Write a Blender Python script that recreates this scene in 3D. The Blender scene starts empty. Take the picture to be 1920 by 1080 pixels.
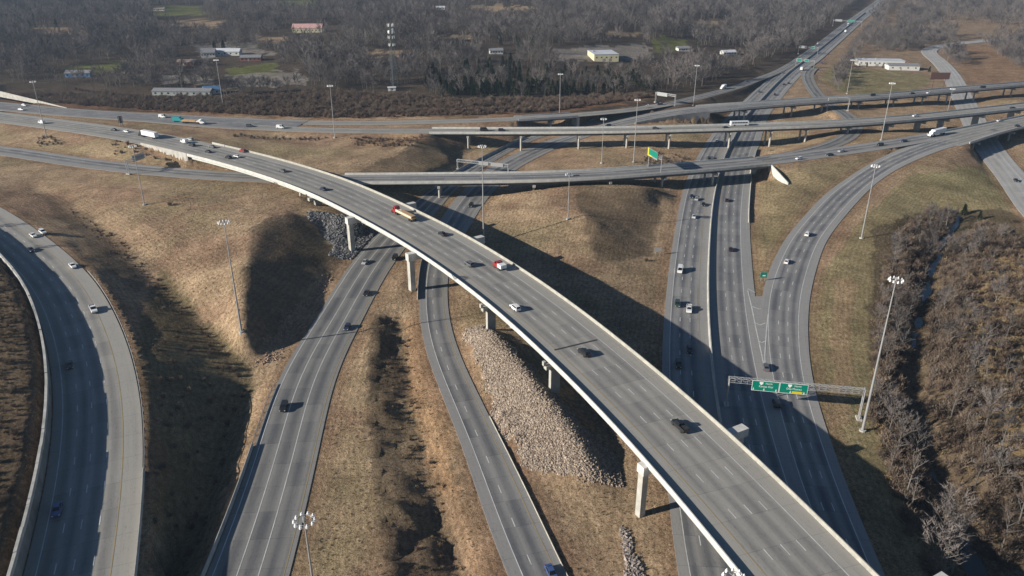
import bpy, bmesh, math, random
import numpy as np
from mathutils import Vector, Matrix, noise as mnoise
random.seed(7); rng = np.random.default_rng(7)
R = math.radians
scene = bpy.context.scene
COL = scene.collection

# ------------------------------------------------------------------ camera, sky, sun, exposure
CAM_H, FPX, PITCH = 122.0, 1450.0, math.atan(655 / 1450)
cam_d = bpy.data.cameras.new('camera'); cam = bpy.data.objects.new('camera', cam_d); COL.objects.link(cam)
cam.location = (0, 0, CAM_H); cam.rotation_euler = (math.pi / 2 - PITCH, 0, 0)
cam_d.sensor_width = 36; cam_d.lens = FPX / 1920 * 36; cam_d.clip_start = 1; cam_d.clip_end = 12000
scene.camera = cam
SUN_EL, SUN_AZ = 21.0, 18.0            # shadows run towards +x, SUN_AZ degrees away from the camera
sd = Vector((math.cos(R(SUN_AZ)) * math.cos(R(SUN_EL)), math.sin(R(SUN_AZ)) * math.cos(R(SUN_EL)), -math.sin(R(SUN_EL))))
sun_d = bpy.data.lights.new('sun', 'SUN'); sun_d.energy = 5.0; sun_d.angle = R(0.53); sun_d.color = (1, .93, .82)
sun = bpy.data.objects.new('sun', sun_d); COL.objects.link(sun); sun.location = (-200, -80, 150)
sun.rotation_euler = sd.to_track_quat('-Z', 'Y').to_euler()
world = bpy.data.worlds.new('World'); scene.world = world; world.use_nodes = True
wn = world.node_tree; wn.nodes.clear()
sky = wn.nodes.new('ShaderNodeTexSky'); sky.sky_type = 'NISHITA'; sky.sun_disc = False; sky.dust_density = .2; sky.ozone_density = 4; sky.air_density = 1
sky.sun_elevation = R(SUN_EL); sky.sun_rotation = math.atan2(-sd.x, -sd.y)
bg = wn.nodes.new('ShaderNodeBackground'); bg.inputs['Strength'].default_value = .05
wo = wn.nodes.new('ShaderNodeOutputWorld')
wn.links.new(sky.outputs[0], bg.inputs[0]); wn.links.new(bg.outputs[0], wo.inputs[0])
vs = scene.view_settings; vs.view_transform = 'Standard'; vs.look = 'None'; vs.exposure = .55; vs.gamma = 1
vs.use_curve_mapping = False
scene.cycles.max_bounces = 4; scene.cycles.diffuse_bounces = 1; scene.cycles.glossy_bounces = 2
scene.cycles.volume_bounces = 0; scene.cycles.use_denoising = True

# ------------------------------------------------------------------ surveying: photo coordinates -> place
SP, CP = math.sin(PITCH), math.cos(PITCH)
def at(px, py, z):
    u = (px - 960) / FPX; v = (py - 540) / FPX
    dz = -(SP + v * CP); s = (z - CAM_H) / dz
    return np.array([u * s, (CP - v * SP) * s, z])
def topx(x, y, z):
    z = z - CAM_H; zc = y * CP - z * SP
    return 960 + FPX * x / zc, 540 - FPX * (y * SP + z * CP) / zc
def inpoly(x, y, poly):
    x = np.asarray(x, float); y = np.asarray(y, float); c = np.zeros(x.shape, bool); n = len(poly)
    for i in range(n):
        x0, y0 = poly[i]; x1, y1 = poly[i - 1]
        if y0 == y1: continue
        c ^= ((y0 > y) != (y1 > y)) & (x < (x1 - x0) * (y - y0) / (y1 - y0) + x0)
    return c
def sstep(a, b, x):
    t = np.clip((x - a) / (b - a), 0, 1); return t * t * (3 - 2 * t)

# ------------------------------------------------------------------ materials
MAT = {}
def mat(name, col, rough=.8, metal=0, var=0, scale=1.0, col2=None, spec=None, coat=0):
    if name in MAT: return MAT[name]
    m = bpy.data.materials.new(name); m.use_nodes = True; nt = m.node_tree; b = nt.nodes['Principled BSDF']
    b.inputs['Roughness'].default_value = rough; b.inputs['Metallic'].default_value = metal
    if spec is not None: b.inputs['Specular IOR Level'].default_value = spec
    if coat: b.inputs['Coat Weight'].default_value = coat; b.inputs['Coat Roughness'].default_value = .06
    if var or col2:
        tc = nt.nodes.new('ShaderNodeTexCoord'); nz = nt.nodes.new('ShaderNodeTexNoise')
        nz.inputs['Scale'].default_value = scale; nz.inputs['Detail'].default_value = 6; nz.inputs['Roughness'].default_value = .65
        geo = nt.nodes.new('ShaderNodeNewGeometry'); nt.links.new(geo.outputs['Position'], nz.inputs['Vector'])
        cr = nt.nodes.new('ShaderNodeValToRGB'); cr.color_ramp.elements[0].position = .3; cr.color_ramp.elements[1].position = .7
        c2 = col2 or tuple(min(1, c * (1 + var)) for c in col)
        c1 = col if col2 else tuple(c * (1 - var) for c in col)
        cr.color_ramp.elements[0].color = (*c1, 1); cr.color_ramp.elements[1].color = (*c2, 1)
        nt.links.new(nz.outputs[0], cr.inputs[0]); nt.links.new(cr.outputs[0], b.inputs['Base Color'])
    else: b.inputs['Base Color'].default_value = (*col, 1)
    MAT[name] = m; return m
def nd(nt, t, **k):
    n = nt.nodes.new(t)
    for a, v in k.items(): setattr(n, a, v)
    return n
def road_mat(name, base, dark, lane=3.66, off=0.0, wear=.5, patch=.25, run=((-1, 1),)):
    """pavement: u across / v along in metres; darker lane centres, joints, patches and long streaks"""
    m = bpy.data.materials.new(name); m.use_nodes = True; nt = m.node_tree; b = nt.nodes['Principled BSDF']
    b.inputs['Roughness'].default_value = .85; b.inputs['Specular IOR Level'].default_value = .25
    L = nt.links.new
    uv = nd(nt, 'ShaderNodeUVMap'); uv.uv_map = 'UVMap'; sx = nd(nt, 'ShaderNodeSeparateXYZ'); L(uv.outputs[0], sx.inputs[0])
    def math_(op, a, b_=None, clamp=False):
        n = nd(nt, 'ShaderNodeMath', operation=op); n.use_clamp = clamp
        for i, v in enumerate((a, b_)):
            if v is None: continue
            if isinstance(v, (int, float)): n.inputs[i].default_value = v
            else: L(v, n.inputs[i])
        return n.outputs[0]
    # lane phase: |cos| peak in the middle of each lane
    ph = math_('MULTIPLY', math_('ADD', sx.outputs[0], off), math.pi / lane)
    s = math_('SINE', ph); s2 = math_('MULTIPLY', s, s)
    lanec = math_('POWER', s2, 1.3)
    def noise(su, sv, scale, det=4, dist=0):
        cb = nd(nt, 'ShaderNodeCombineXYZ'); L(math_('MULTIPLY', sx.outputs[0], su), cb.inputs[0]); L(math_('MULTIPLY', sx.outputs[1], sv), cb.inputs[1])
        n = nd(nt, 'ShaderNodeTexNoise'); n.inputs['Scale'].default_value = scale; n.inputs['Detail'].default_value = det
        n.inputs['Roughness'].default_value = .6; L(cb.outputs[0], n.inputs['Vector']); return n.outputs[0]
    streak = noise(1.2, .012, 1.0, 4)       # long streaks
    blot = noise(.12, .045, 1.0, 5)
    fine = noise(1, 1, 1.3, 6)
    fr = nd(nt, 'ShaderNodeUVMap'); fr.uv_map = 'Across'; fx = nd(nt, 'ShaderNodeSeparateXYZ'); L(fr.outputs[0], fx.inputs[0]); msk = None
    for lo, hi in run:       # travelled part of the cross-section; shoulders stay paler
        a_ = nd(nt, 'ShaderNodeMapRange', interpolation_type='SMOOTHSTEP'); a_.inputs[1].default_value = lo - .03; a_.inputs[2].default_value = lo + .03; L(fx.outputs[0], a_.inputs[0])
        b2 = nd(nt, 'ShaderNodeMapRange', interpolation_type='SMOOTHSTEP'); b2.inputs[1].default_value = hi - .03; b2.inputs[2].default_value = hi + .03; b2.inputs[3].default_value = 1; b2.inputs[4].default_value = 0; L(fx.outputs[0], b2.inputs[0])
        o_ = math_('MULTIPLY', a_.outputs[0], b2.outputs[0]); msk = o_ if msk is None else math_('ADD', msk, o_)
    lanec = math_('MULTIPLY', lanec, msk)
    f = math_('MULTIPLY', lanec, math_('MULTIPLY', math_('ADD', blot, .35), wear)); f = math_('ADD', f, math_('MULTIPLY', msk, .16))
    f = math_('ADD', f, math_('MULTIPLY', math_('SUBTRACT', streak, .45), .7))
    f = math_('ADD', f, math_('MULTIPLY', math_('SUBTRACT', fine, .5), .35))
    f = math_('ADD', f, math_('MULTIPLY', math_('SUBTRACT', blot, .5), patch * 2), clamp=True)
    # transverse joints
    br = nd(nt, 'ShaderNodeMath', operation='FRACT'); L(math_('MULTIPLY', sx.outputs[1], 1 / 9.1), br.inputs[0])
    jt = math_('LESS_THAN', br.outputs[0], .022)
    f = math_('ADD', f, math_('MULTIPLY', jt, .3), clamp=True)
    crk = noise(.9, .16, 1.0, 2); ck = math_('LESS_THAN', math_('ABSOLUTE', math_('SUBTRACT', crk, .5)), .006); f = math_('ADD', f, math_('MULTIPLY', ck, .35), clamp=True)      # sealed cracks
    oil = noise(.5, .22, 1.0, 3); f = math_('ADD', f, math_('MULTIPLY', math_('MULTIPLY', math_('GREATER_THAN', oil, .66), lanec), .22), clamp=True)
    ptc = nd(nt, 'ShaderNodeTexWhiteNoise', noise_dimensions='2D'); cb2 = nd(nt, 'ShaderNodeCombineXYZ')
    L(math_('FLOOR', math_('MULTIPLY', math_('ADD', sx.outputs[0], off), 1 / lane)), cb2.inputs[0]); L(math_('FLOOR', math_('MULTIPLY', sx.outputs[1], 1 / 9.1)), cb2.inputs[1]); L(cb2.outputs[0], ptc.inputs['Vector'])
    f = math_('ADD', f, math_('MULTIPLY', math_('MULTIPLY', math_('SUBTRACT', ptc.outputs['Value'], .5), msk), .34), clamp=True)     # slab to slab difference
    mx = nd(nt, 'ShaderNodeMix', data_type='RGBA'); L(f, mx.inputs[0])
    mx.inputs[6].default_value = (*base, 1); mx.inputs[7].default_value = (*dark, 1)
    L(mx.outputs[2], b.inputs['Base Color'])
    bp = nd(nt, 'ShaderNodeBump'); bp.inputs['Strength'].default_value = .15; L(fine, bp.inputs['Height']); L(bp.outputs[0], b.inputs['Normal'])
    MAT[name] = m; return m
def rm(name, kind, **k):
    b, d, w = dict(C=((.32, .305, .275), (.15, .149, .146), .55), A=((.275, .267, .255), (.105, .108, .118), .7), D=((.25, .243, .232), (.098, .10, .108), .75), B=((.232, .225, .21), (.092, .094, .10), .7))[kind]
    return road_mat(name, b, d, wear=w, patch=.26, **k)
SURF = dict(ML=rm('main_road_surface', 'A', lane=3.55, off=-5.7, run=((-.86, -.26), (.13, .75))), R=rm('exit_surface', 'A', lane=3.2, off=1.86, run=((-.66, .6),)), F=rm('flyover_deck_concrete', 'C', off=-.35, run=((-.62, .64),)), A=rm('curve_concrete', 'C', lane=3.55, off=2.4, run=((-.57, .78),)),
    B=rm('inner_ramp_surface', 'B', lane=4.5, off=2.2, run=((-.84, .87),)), C=rm('narrow_ramp_surface', 'D', lane=4.0, off=.3, run=((-.5, .68),)), D=rm('lower_road_surface', 'A', lane=4.2, off=.8, run=((-.62, .5),)), E=rm('junction_surface', 'C', lane=4, run=((-.82, .8),)), G=rm('upper_bridge_surface', 'C', lane=4.1, off=2, run=((-.66, .66),)), H=rm('north_ramp_surface', 'C', lane=4, off=2, run=((-.66, .62),)), U=rm('west_road_surface', 'A', run=((-.82, .8),)), L=rm('loop_surface', 'B', lane=4, run=((-.55, .6),)))




ROAD_S = road_mat('pale_street_concrete', (.42, .405, .385), (.25, .245, .24), wear=.4)
CONC = mat('pale_concrete', (.31, .30, .27), .85, col2=(.50, .485, .44), scale=.35)
PARA = mat('weathered_parapet', (.27, .26, .225), .88, col2=(.44, .425, .37), scale=.5)
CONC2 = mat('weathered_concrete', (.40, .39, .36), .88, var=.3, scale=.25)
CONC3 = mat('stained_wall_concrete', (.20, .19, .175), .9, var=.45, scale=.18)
FASC = mat('sun_bright_concrete', (.42, .415, .39), .85, col2=(.64, .63, .59), scale=.4)  # brighter concrete, sunlit brightness painted in for parapets, caps and wing wall
GIRD = mat('painted_girder', (.50, .53, .50), .6, var=.12, scale=.3)
GIRDD = mat('shade_dark_girder', (.085, .085, .085), .7, var=.2, scale=.3)  # darkened girder colour stands in for the deep shadow beneath the decks
WHITE = mat('white_road_paint', (.42, .42, .41), .7, col2=(.68, .68, .66), scale=.35)
YELL = mat('yellow_road_paint', (.27, .22, .13), .7, col2=(.40, .30, .13), scale=.3)
GALV = mat('galvanised_steel', (.36, .365, .37), .5, metal=.3, var=.12, scale=.6)
LUM = mat('luminaire_white', (.80, .80, .80), .35)
DARKM = mat('dark_steel', (.06, .06, .065), .5)
SIGNG = mat('sign_green', (.0, .20, .135), .4)
SIGNW = mat('sign_white', (.80, .80, .78), .5)
SIGNY = mat('sign_yellow', (.65, .52, .02), .5)
SIGNB = mat('sign_back_aluminium', (.40, .41, .41), .4, metal=.4)
RUST = mat('rusted_steel', (.10, .05, .04), .8)

# ------------------------------------------------------------------ mesh helpers
def tag(o, label=None, cat=None, group=None, kind=None):
    for k, v in (('label', label), ('category', cat), ('group', group), ('kind', kind)):
        if v: o[k] = v
    return o
def empty(name, loc=(0, 0, 0), rz=0, parent=None):
    o = bpy.data.objects.new(name, None); COL.objects.link(o); o.location = loc; o.rotation_euler = (0, 0, rz)
    o.empty_display_size = .1; o.parent = parent; return o
def link(name, me, parent=None, loc=None, rz=None):
    o = bpy.data.objects.new(name, me); COL.objects.link(o); o.parent = parent
    if loc is not None: o.location = loc
    if rz is not None: o.rotation_euler = (0, 0, rz)
    return o
class MB:
    def __init__(s): s.v = []; s.f = []
    def add(s, v, f):
        n = len(s.v); s.v += [tuple(map(float, p)) for p in v]; s.f += [tuple(i + n for i in q) for q in f]; return s
    def box(s, c, d, rz=0, taper=1.0):
        cx, cy, cz = c; hx, hy, hz = d[0] / 2, d[1] / 2, d[2] / 2; ca, sa = math.cos(rz), math.sin(rz); V = []
        for z, t in ((-hz, 1), (hz, taper)):
            for x, y in ((-hx, -hy), (hx, -hy), (hx, hy), (-hx, hy)):
                x, y = x * t, y * t; V.append((cx + x * ca - y * sa, cy + x * sa + y * ca, cz + z))
        return s.add(V, [(3, 2, 1, 0), (4, 5, 6, 7), (0, 1, 5, 4), (1, 2, 6, 5), (2, 3, 7, 6), (3, 0, 4, 7)])
    def tube(s, a, b, r0, r1=None, n=6, cap=True):
        a = Vector(a); b = Vector(b); r1 = r0 if r1 is None else r1; d = (b - a)
        if d.length < 1e-6: return s
        d.normalize(); u = d.orthogonal().normalized(); w = d.cross(u); V = []
        for p, r in ((a, r0), (b, r1)):
            for i in range(n):
                t = 2 * math.pi * i / n; V.append(p + u * (r * math.cos(t)) + w * (r * math.sin(t)))
        F = [(i, (i + 1) % n, n + (i + 1) % n, n + i) for i in range(n)]
        if cap: F += [tuple(range(n - 1, -1, -1)), tuple(range(n, 2 * n))]
        return s.add(V, F)
    def prism(s, poly, z0, z1):
        n = len(poly); V = [(x, y, z0) for x, y in poly] + [(x, y, z1) for x, y in poly]
        return s.add(V, [tuple(range(n - 1, -1, -1)), tuple(range(n, 2 * n))] + [(i, (i + 1) % n, n + (i + 1) % n, n + i) for i in range(n)])
    def mesh(s, name, m=None):
        me = bpy.data.meshes.new(name); me.from_pydata(s.v, [], s.f)
        if m: me.materials.append(m)
        me.update(); return me
    def build(s, name, m, parent=None, loc=None, rz=None): return link(name, s.mesh(name, m), parent, loc, rz)
def npmesh(name, V, F, m=None, smooth=False):
    me = bpy.data.meshes.new(name); V = np.asarray(V, np.float32); F = np.asarray(F, np.int32); k = F.shape[1]
    me.vertices.add(len(V)); me.vertices.foreach_set('co', V.ravel())
    me.loops.add(F.size); me.loops.foreach_set('vertex_index', F.ravel())
    me.polygons.add(len(F)); me.polygons.foreach_set('loop_start', np.arange(0, F.size, k, dtype=np.int32))
    me.polygons.foreach_set('loop_total', np.full(len(F), k, np.int32))
    me.update(calc_edges=True)
    me.polygons.foreach_set('use_smooth', np.full(len(F), smooth, bool))
    if m: me.materials.append(m)
    return me
def copy_tree(o, parent=None):
    c = o.copy(); COL.objects.link(c); c.parent = parent
    for ch in list(o.children): copy_tree(ch, c)
    return c
# ------------------------------------------------------------------ roads: traced by pairs of pavement edges (left, right, level)
class Road:
    def __init__(s, pairs, width=None, step=3.0, sm=10):
        A = np.array([at(p[0], p[1], p[4]) for p in pairs]); B = np.array([at(p[2], p[3], p[4]) for p in pairs])
        C = (A + B) / 2; t = np.r_[0, np.cumsum(np.linalg.norm(np.diff(C[:, :2], axis=0), axis=1))]
        n = max(8, int(t[-1] / step)); tt = np.linspace(0, t[-1], n)
        def cr(P):
            P2 = np.vstack([2 * P[0] - P[1], P, 2 * P[-1] - P[-2]]); T = np.r_[t[0] - (t[1] - t[0]), t, t[-1] + (t[-1] - t[-2])]
            out = []
            for x in tt:
                i = min(max(np.searchsorted(t, x, 'right') - 1, 0), len(t) - 2) + 1
                h = T[i + 1] - T[i]; u = (x - T[i]) / h
                m0 = (P2[i + 1] - P2[i - 1]) / (T[i + 1] - T[i - 1]) * h; m1 = (P2[i + 2] - P2[i]) / (T[i + 2] - T[i]) * h
                out.append((2 * u**3 - 3 * u**2 + 1) * P2[i] + (u**3 - 2 * u**2 + u) * m0 + (-2 * u**3 + 3 * u**2) * P2[i + 1] + (u**3 - u**2) * m1)
            return np.array(out)
        def smooth(P, k):
            if k < 1: return P
            w = np.hanning(2 * k + 3)[1:-1]; w /= w.sum(); e = P[1] - P[0]; g = P[-1] - P[-2]
            pre = P[0] - np.outer(np.arange(k, 0, -1), e) if P.ndim > 1 else np.full(k, P[0])
            post = P[-1] + np.outer(np.arange(1, k + 1), g) if P.ndim > 1 else np.full(k, P[-1])
            Q = np.concatenate([pre, P, post])
            if P.ndim == 1: return np.convolve(Q, w, 'valid')
            return np.stack([np.convolve(Q[:, i], w, 'valid') for i in range(P.shape[1])], 1)
        k = int(sm / step * 2)
        s.P = smooth(cr(C), k)
        T = np.gradient(s.P[:, :2], axis=0); T /= np.linalg.norm(T, axis=1)[:, None]; s.T = T
        s.N = np.stack([T[:, 1], -T[:, 0]], 1)          # to the right of travel
        s.s = np.r_[0, np.cumsum(np.linalg.norm(np.diff(s.P[:, :2], axis=0), axis=1))]
        if width: s.hw = np.full(len(s.P), width / 2)
        else:
            tc = np.gradient(C[:, :2], axis=0); tc /= np.linalg.norm(tc, axis=1)[:, None]
            hw = np.abs((B - A)[:, 0] * tc[:, 1] - (B - A)[:, 1] * tc[:, 0]) / 2
            s.hw = smooth(np.interp(tt, t, hw), k)
    def sat(s, px, py, z=None):
        """station nearest to a photo point"""
        best = None
        for z in (np.unique(np.round(s.P[:, 2], 1)) if z is None else [z]):
            q = at(px, py, z); d = np.hypot(s.P[:, 0] - q[0], s.P[:, 1] - q[1]) + 6 * abs(s.P[:, 2] - z); i = int(d.argmin())
            if best is None or d[i] < best[0]: best = (d[i], i, q)
        return s.s[best[1]]
    def pos(s, st, off=0, dz=0):
        x = np.interp(st, s.s, s.P[:, 0]); y = np.interp(st, s.s, s.P[:, 1]); z = np.interp(st, s.s, s.P[:, 2])
        nx = np.interp(st, s.s, s.N[:, 0]); ny = np.interp(st, s.s, s.N[:, 1])
        return np.stack([x + nx * off, y + ny * off, z + dz + 0 * x], -1)
    def head(s, st):
        return math.atan2(np.interp(st, s.s, s.T[:, 1]), np.interp(st, s.s, s.T[:, 0]))
    def half(s, st): return np.interp(st, s.s, s.hw)
    def stations(s, a, b, step=None):
        i = s.s[(s.s > a + .5) & (s.s < b - .5)]
        if step: i = np.arange(a + step, b - step / 2, step)
        return np.r_[a, i, b]

def strip(rd, a, b, o0, o1, dz, step=None):
    st = rd.stations(a, b, step); n = len(st)
    f0 = o0(st) if callable(o0) else np.full(n, o0); f1 = o1(st) if callable(o1) else np.full(n, o1)
    V = np.vstack([rd.pos(st, f0, dz), rd.pos(st, f1, dz)]); i = np.arange(n - 1)
    F = np.stack([i, n + i, n + i + 1, i + 1], 1)
    UV = np.vstack([np.stack([f0, st], 1), np.stack([f1, st], 1)])
    return V, F, UV
def set_uv(me, UV, name='UVMap'):
    uv = me.uv_layers.new(name=name); idx = np.empty(len(me.loops), np.int32); me.loops.foreach_get('vertex_index', idx)
    uv.data.foreach_set('uv', np.asarray(UV, np.float32)[idx].ravel())
def sweep(rd, a, b, prof, step=None, closed=True):
    """closed profile [(offset, dz)] swept along a road; offset may be a function of station"""
    st = rd.stations(a, b, step); n = len(st); k = len(prof); V = []
    for o, dz in prof: V.append(rd.pos(st, o(st) if callable(o) else o, dz))
    V = np.concatenate(V); F = []
    for j in range(k if closed else k - 1):
        j2 = (j + 1) % k
        for i in range(n - 1): F.append((j * n + i, j2 * n + i, j2 * n + i + 1, j * n + i + 1))
    F = np.array(F)
    me_v = V
    caps = []
    return me_v, F, [tuple(j * n for j in range(k))[::-1], tuple(j * n + n - 1 for j in range(k))]
def sweep_obj(name, rd, a, b, prof, m, parent=None, step=None):
    V, F, caps = sweep(rd, a, b, prof, step)
    me = bpy.data.meshes.new(name); me.from_pydata(V.tolist(), [], F.tolist() + caps); me.materials.append(m); me.update()
    return link(name, me, parent)

z8 = 10.0
RD = {}
RD['ML'] = Road([(1292,1200,1640,1200,0),(1268,1080,1580,1080,0),(1254,950,1520,950,0),(1245,800,1470,800,0),(1240,700,1443,705,0),(1243,620,1426,620,0),(1249,550,1414,550,0),(1257,480,1409,480,0),(1266,430,1405,430,0),(1275,375,1407,375,0),(1290,330,1412,325,0),(1305,298,1417,290,0),(1324,267,1427,265,0),(1345,240,1436,232,0),(1368,215,1448,206,0),(1395,188.5,1466,184,0),(1428,158,1488,156,0),(1458,133,1512,132,0),(1492,109,1542,110,0),(1527,85,1570,84,0),(1568,54,1603,54,0),(1604,28,1632,28,0),(1640,3,1662,3,0),(1672,-20,1690,-20,0)], sm=24)
RD['R'] = Road([(1600,1200,1710,1200,0),(1555,1080,1660,1080,0),(1500,950,1603,950,0),(1455,800,1548,800,0),(1433,700,1522,710,0),(1424,620,1514,615,0),(1427,556,1519,550,.2),(1446,497,1533,497,.6),(1471,449,1553,444,1.2),(1498,416,1575,417,1.8),(1547,363,1613,373,3),(1590,333,1657,333,4.3),(1637,302,1700,308,5.8),(1685,281,1740,291,7),(1730,265,1770,279,7.8),(1762,256,1790,274,8)], sm=16)
RD['F'] = Road([(1560,1260,1745,1195,14.6),(1407,1080,1572,1014,15),(1252,900,1402,842,15),(1160,800,1296,747,15.2),(1075,712,1200,666,15.4),(1000,638,1107,594,15.6),(897,550,992,510,15.9),(767,460,850,425,16.3),(665,402,738,372,16.5),(578,360,640,329,16.5),(467,323,525,293,16.3),(400,303,450,275,16),(337,286,380,261,15.6),(273,267,305,249,15),(200,254,225,236,14.2),(100,238,118,223,13),(0,225,15,211,12),(-150,205,-135,193,12),(-300,188,-285,178,12)], width=23.2, sm=24)
RD['F'].P[:, 2] -= 1.0
RD['A'] = Road([(-170,440,-150,268,10),(-110,470,-80,304,10),(-40,512,0,348,10),(20,570,80,400,9.6),(65,623,150,463,9.2),(91,680,205,555,8.7),(103,743,243,660,8.1),(108,800,257,760,7.6),(106,850,258,830,7.1),(98,910,255,900,6.6),(70,1040,240,1060,5.6),(42,1150,225,1160,5),(0,1300,205,1310,4.6)], width=20.8, sm=16)
RD['B'] = Road([(300,1280,480,1280,0),(350,1170,520,1170,0),(386,1080,543,1080,0),(419,1000,562,1000,0),(460,890,592,870,0),(507,745,620,740,0),(530,693,640,680,0),(603,580,692,575,0),(655,498,730,505,0),(707,437,775,447,0),(760,392,815,402,0),(805,357,845,364,0),(857,324,888,328,0),(900,301,925,303,0),(940,281,961,282,0),(985,259,1005,261,.4),(1030,244,1050,247,1.4),(1075,235,1094,238,2.8),(1120,225,1138,229,4.2),(1180,212,1190,216.5,5.8),(1245,193,1255,202,6.5),(1310,177,1315,187,5.5),(1377,159.5,1380,169,3.5),(1412,147,1420,154,2),(1455,131,1465,136,.5),(1492,110,1502,114,0.05)], sm=16)
RD['C'] = Road([(1020,1230,1140,1230,0),(951,1083,1062,1083,0),(905,960,1008,960,0),(873,853,953,853,0),(845,780,917,780,0),(820,720,887,720,0),(793,643,852,643,0),(785,580,840,585,0),(786,530,838,535,0),(792,490,842,498,0),(805,450,858,460,0),(833,400,890,412,0),(852,374,904,382,0),(885,340,940,345,0),(915,314,965,318,0),(948,296,1002,298,0),(983,279,1037,281,0),(1020,264.5,1075,266,.6),(1060,252,1105,256,1.4),(1100,241,1130,247,2.6),(1140,230,1155,239,4),(1188,219.5,1195,230,5.6),(1240,209,1245,221,7.4),(1285,201,1288,214,8.6),(1340,197,1342,208.5,9.5),(1400,193,1402,203,10),(1535,184,1537,192.5,10),(1660,176.5,1662,184,10),(1795,164,1797,171.5,10),(1920,154,1922,160.5,10),(2060,139,2062,145,9.5),(2200,122,2202,128,9)], sm=18)
RD['D'] = Road([(-160,258,-160,275,8),(0,273,0,290,8),(100,287,100,307,8),(200,302,200,320,8),(333,315,333,333,8),(463,325,463,340,8),(600,328,600,344,8.3),(780,326.5,780,343,9),(900,325.5,900,342,9.3),(1040,323.5,1040,340,9.5),(1180,316,1180,331,9.5),(1315,305.5,1315,319.5,9.5),(1430,296,1430,310,9.2),(1520,284.5,1520,296.5,8.7),(1640,268,1640,281,8.2),(1723,253,1723,268,8),(1765,246,1765,261,8)], width=15.5, sm=24)
RD['E'] = Road([(1748,250,1765,282,8),(1775,245.5,1792,275,8),(1800,240,1815,267,8),(1860,229.5,1872,249.5,8),(1920,217.5,1932,236,8),(2050,190,2060,208,8),(2200,160,2210,176,8)], sm=12)
RD['G'] = Road([(430,229,430,242,10.5),(540,236,540,248,10.6),(640,241,640,250,10.8),(789,240.5,789,250,11.2),(900,240.5,900,251,11.6),(1020,240,1020,251,12),(1140,239.5,1140,250,12.3),(1255,237,1255,247,12.5),(1377,233.5,1377,244,12.5),(1508,230,1508,240,12.5),(1660,222,1660,230.5,12),(1795,209,1795,217,12),(1920,195,1920,203,12),(2060,176,2060,184,11.5),(2200,155,2200,163,11)], width=12.5, sm=30)
RD['H'] = Road([(430,221,430,229,10.5),(540,224,540,234,10.4),(640,226.5,640,236,10.3),(760,225.5,760,234,10.2),(900,222,900,230,10.2),(1049,214.5,1049,222,10),(1157,205,1157,213,9.3),(1200,200.5,1202,208,8.3),(1250,191,1255,199,7)], width=11.5, sm=24)
RD['U'] = Road([(-300,166,-300,180,11),(-150,178,-150,193,11),(0,191,0,207,11),(100,201,100,216,11),(200,208,200,223,11),(300,213.5,300,230,11),(430,220,430,241,10.6),(560,225,560,247,10.6)], sm=16)
RD['L'] = Road([(1516,128,1532,126,.05),(1508,140,1521,137,.2),(1512,160,1526,156,1),(1535,190,1552,187,2.6),(1572,212,1586,208,3.8),(1590,226,1604,223,4.6),(1594,240,1610,240,5.4),(1575,257,1600,259,6.6),(1535,273,1558,279,7.8),(1480,287,1490,294,8.6),(1420,296,1425,303,9.2)], width=11, sm=12)
RD['S'] = Road([(1985,480,2080,470,0),(1930,430,2010,418,0),(1900,392,1972,380,0),(1871,345,1942,340,0),(1836,292,1892,290,0),(1812,245,1858,244,0),(1800,215,1840,213,0),(1785,180,1820,178,0),(1770,142,1797,141,0),(1752,118,1775,117,0),(1733,100,1752,99,0),(1738,90,1752,92,0),(1790,79,1792,85,0),(1920,68.5,1922,73,0),(2100,60,2102,64,0)], width=17, sm=20)
LEVEL = dict(ML=.02, R=.07, B=.04, C=.0, D=.0, E=0., F=0., G=.04, H=.08, U=.0, L=.09, A=0., S=0.)
for k, r in RD.items(): r.P[:, 2] += LEVEL[k]
F_, A_, B_, C_, D_, E_, G_, H_, ML, R_, U_, L_, S_ = [RD[k] for k in ('F','A','B','C','D','E','G','H','ML','R','U','L','S')]
# bridge intervals (stations)
BR = dict(F=(F_.s[0], F_.sat(345, 292)), D=(D_.sat(640, 330), D_.sat(1431, 304)), G=(G_.sat(806, 246), G_.s[-1]),
          H=(H_.sat(968, 222), H_.sat(1075, 216)), C=(C_.sat(1318, 205), C_.s[-1]), E=(E_.sat(1784, 261), E_.s[-1]))
# ------------------------------------------------------------------ terrain
GX0, GX1, GY0, GY1, GS = -360.0, 560.0, 60.0, 780.0, 1.75
NX, NY = int((GX1 - GX0) / GS) + 1, int((GY1 - GY0) / GS) + 1
gx = GX0 + GS * np.arange(NX); gy = GY0 + GS * np.arange(NY)
def fbm(X, Y, s, oct=4, seed=0):
    """value noise, vectorised"""
    out = np.zeros(np.shape(X)); amp = 1.0; tot = 0
    for o in range(oct):
        x = X / s; y = Y / s; xi = np.floor(x).astype(int); yi = np.floor(y).astype(int); fx = x - xi; fy = y - yi
        fx = fx * fx * (3 - 2 * fx); fy = fy * fy * (3 - 2 * fy)
        def h(a, b):
            n = (a * 374761393 + b * 668265263 + (seed + o) * 974634777) & 0x7fffffff
            n = ((n ^ (n >> 13)) * 1274126177) & 0x7fffffff
            return ((n ^ (n >> 16)) & 0xffff) / 65535.0
        v = (h(xi, yi) * (1 - fx) + h(xi + 1, yi) * fx) * (1 - fy) + (h(xi, yi + 1) * (1 - fx) + h(xi + 1, yi + 1) * fx) * fy
        out += amp * v; tot += amp; amp *= .5; s /= 2
    return out / tot
mlx = lambda y: np.interp(y, ML.P[:, 1], ML.P[:, 0])
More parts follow.
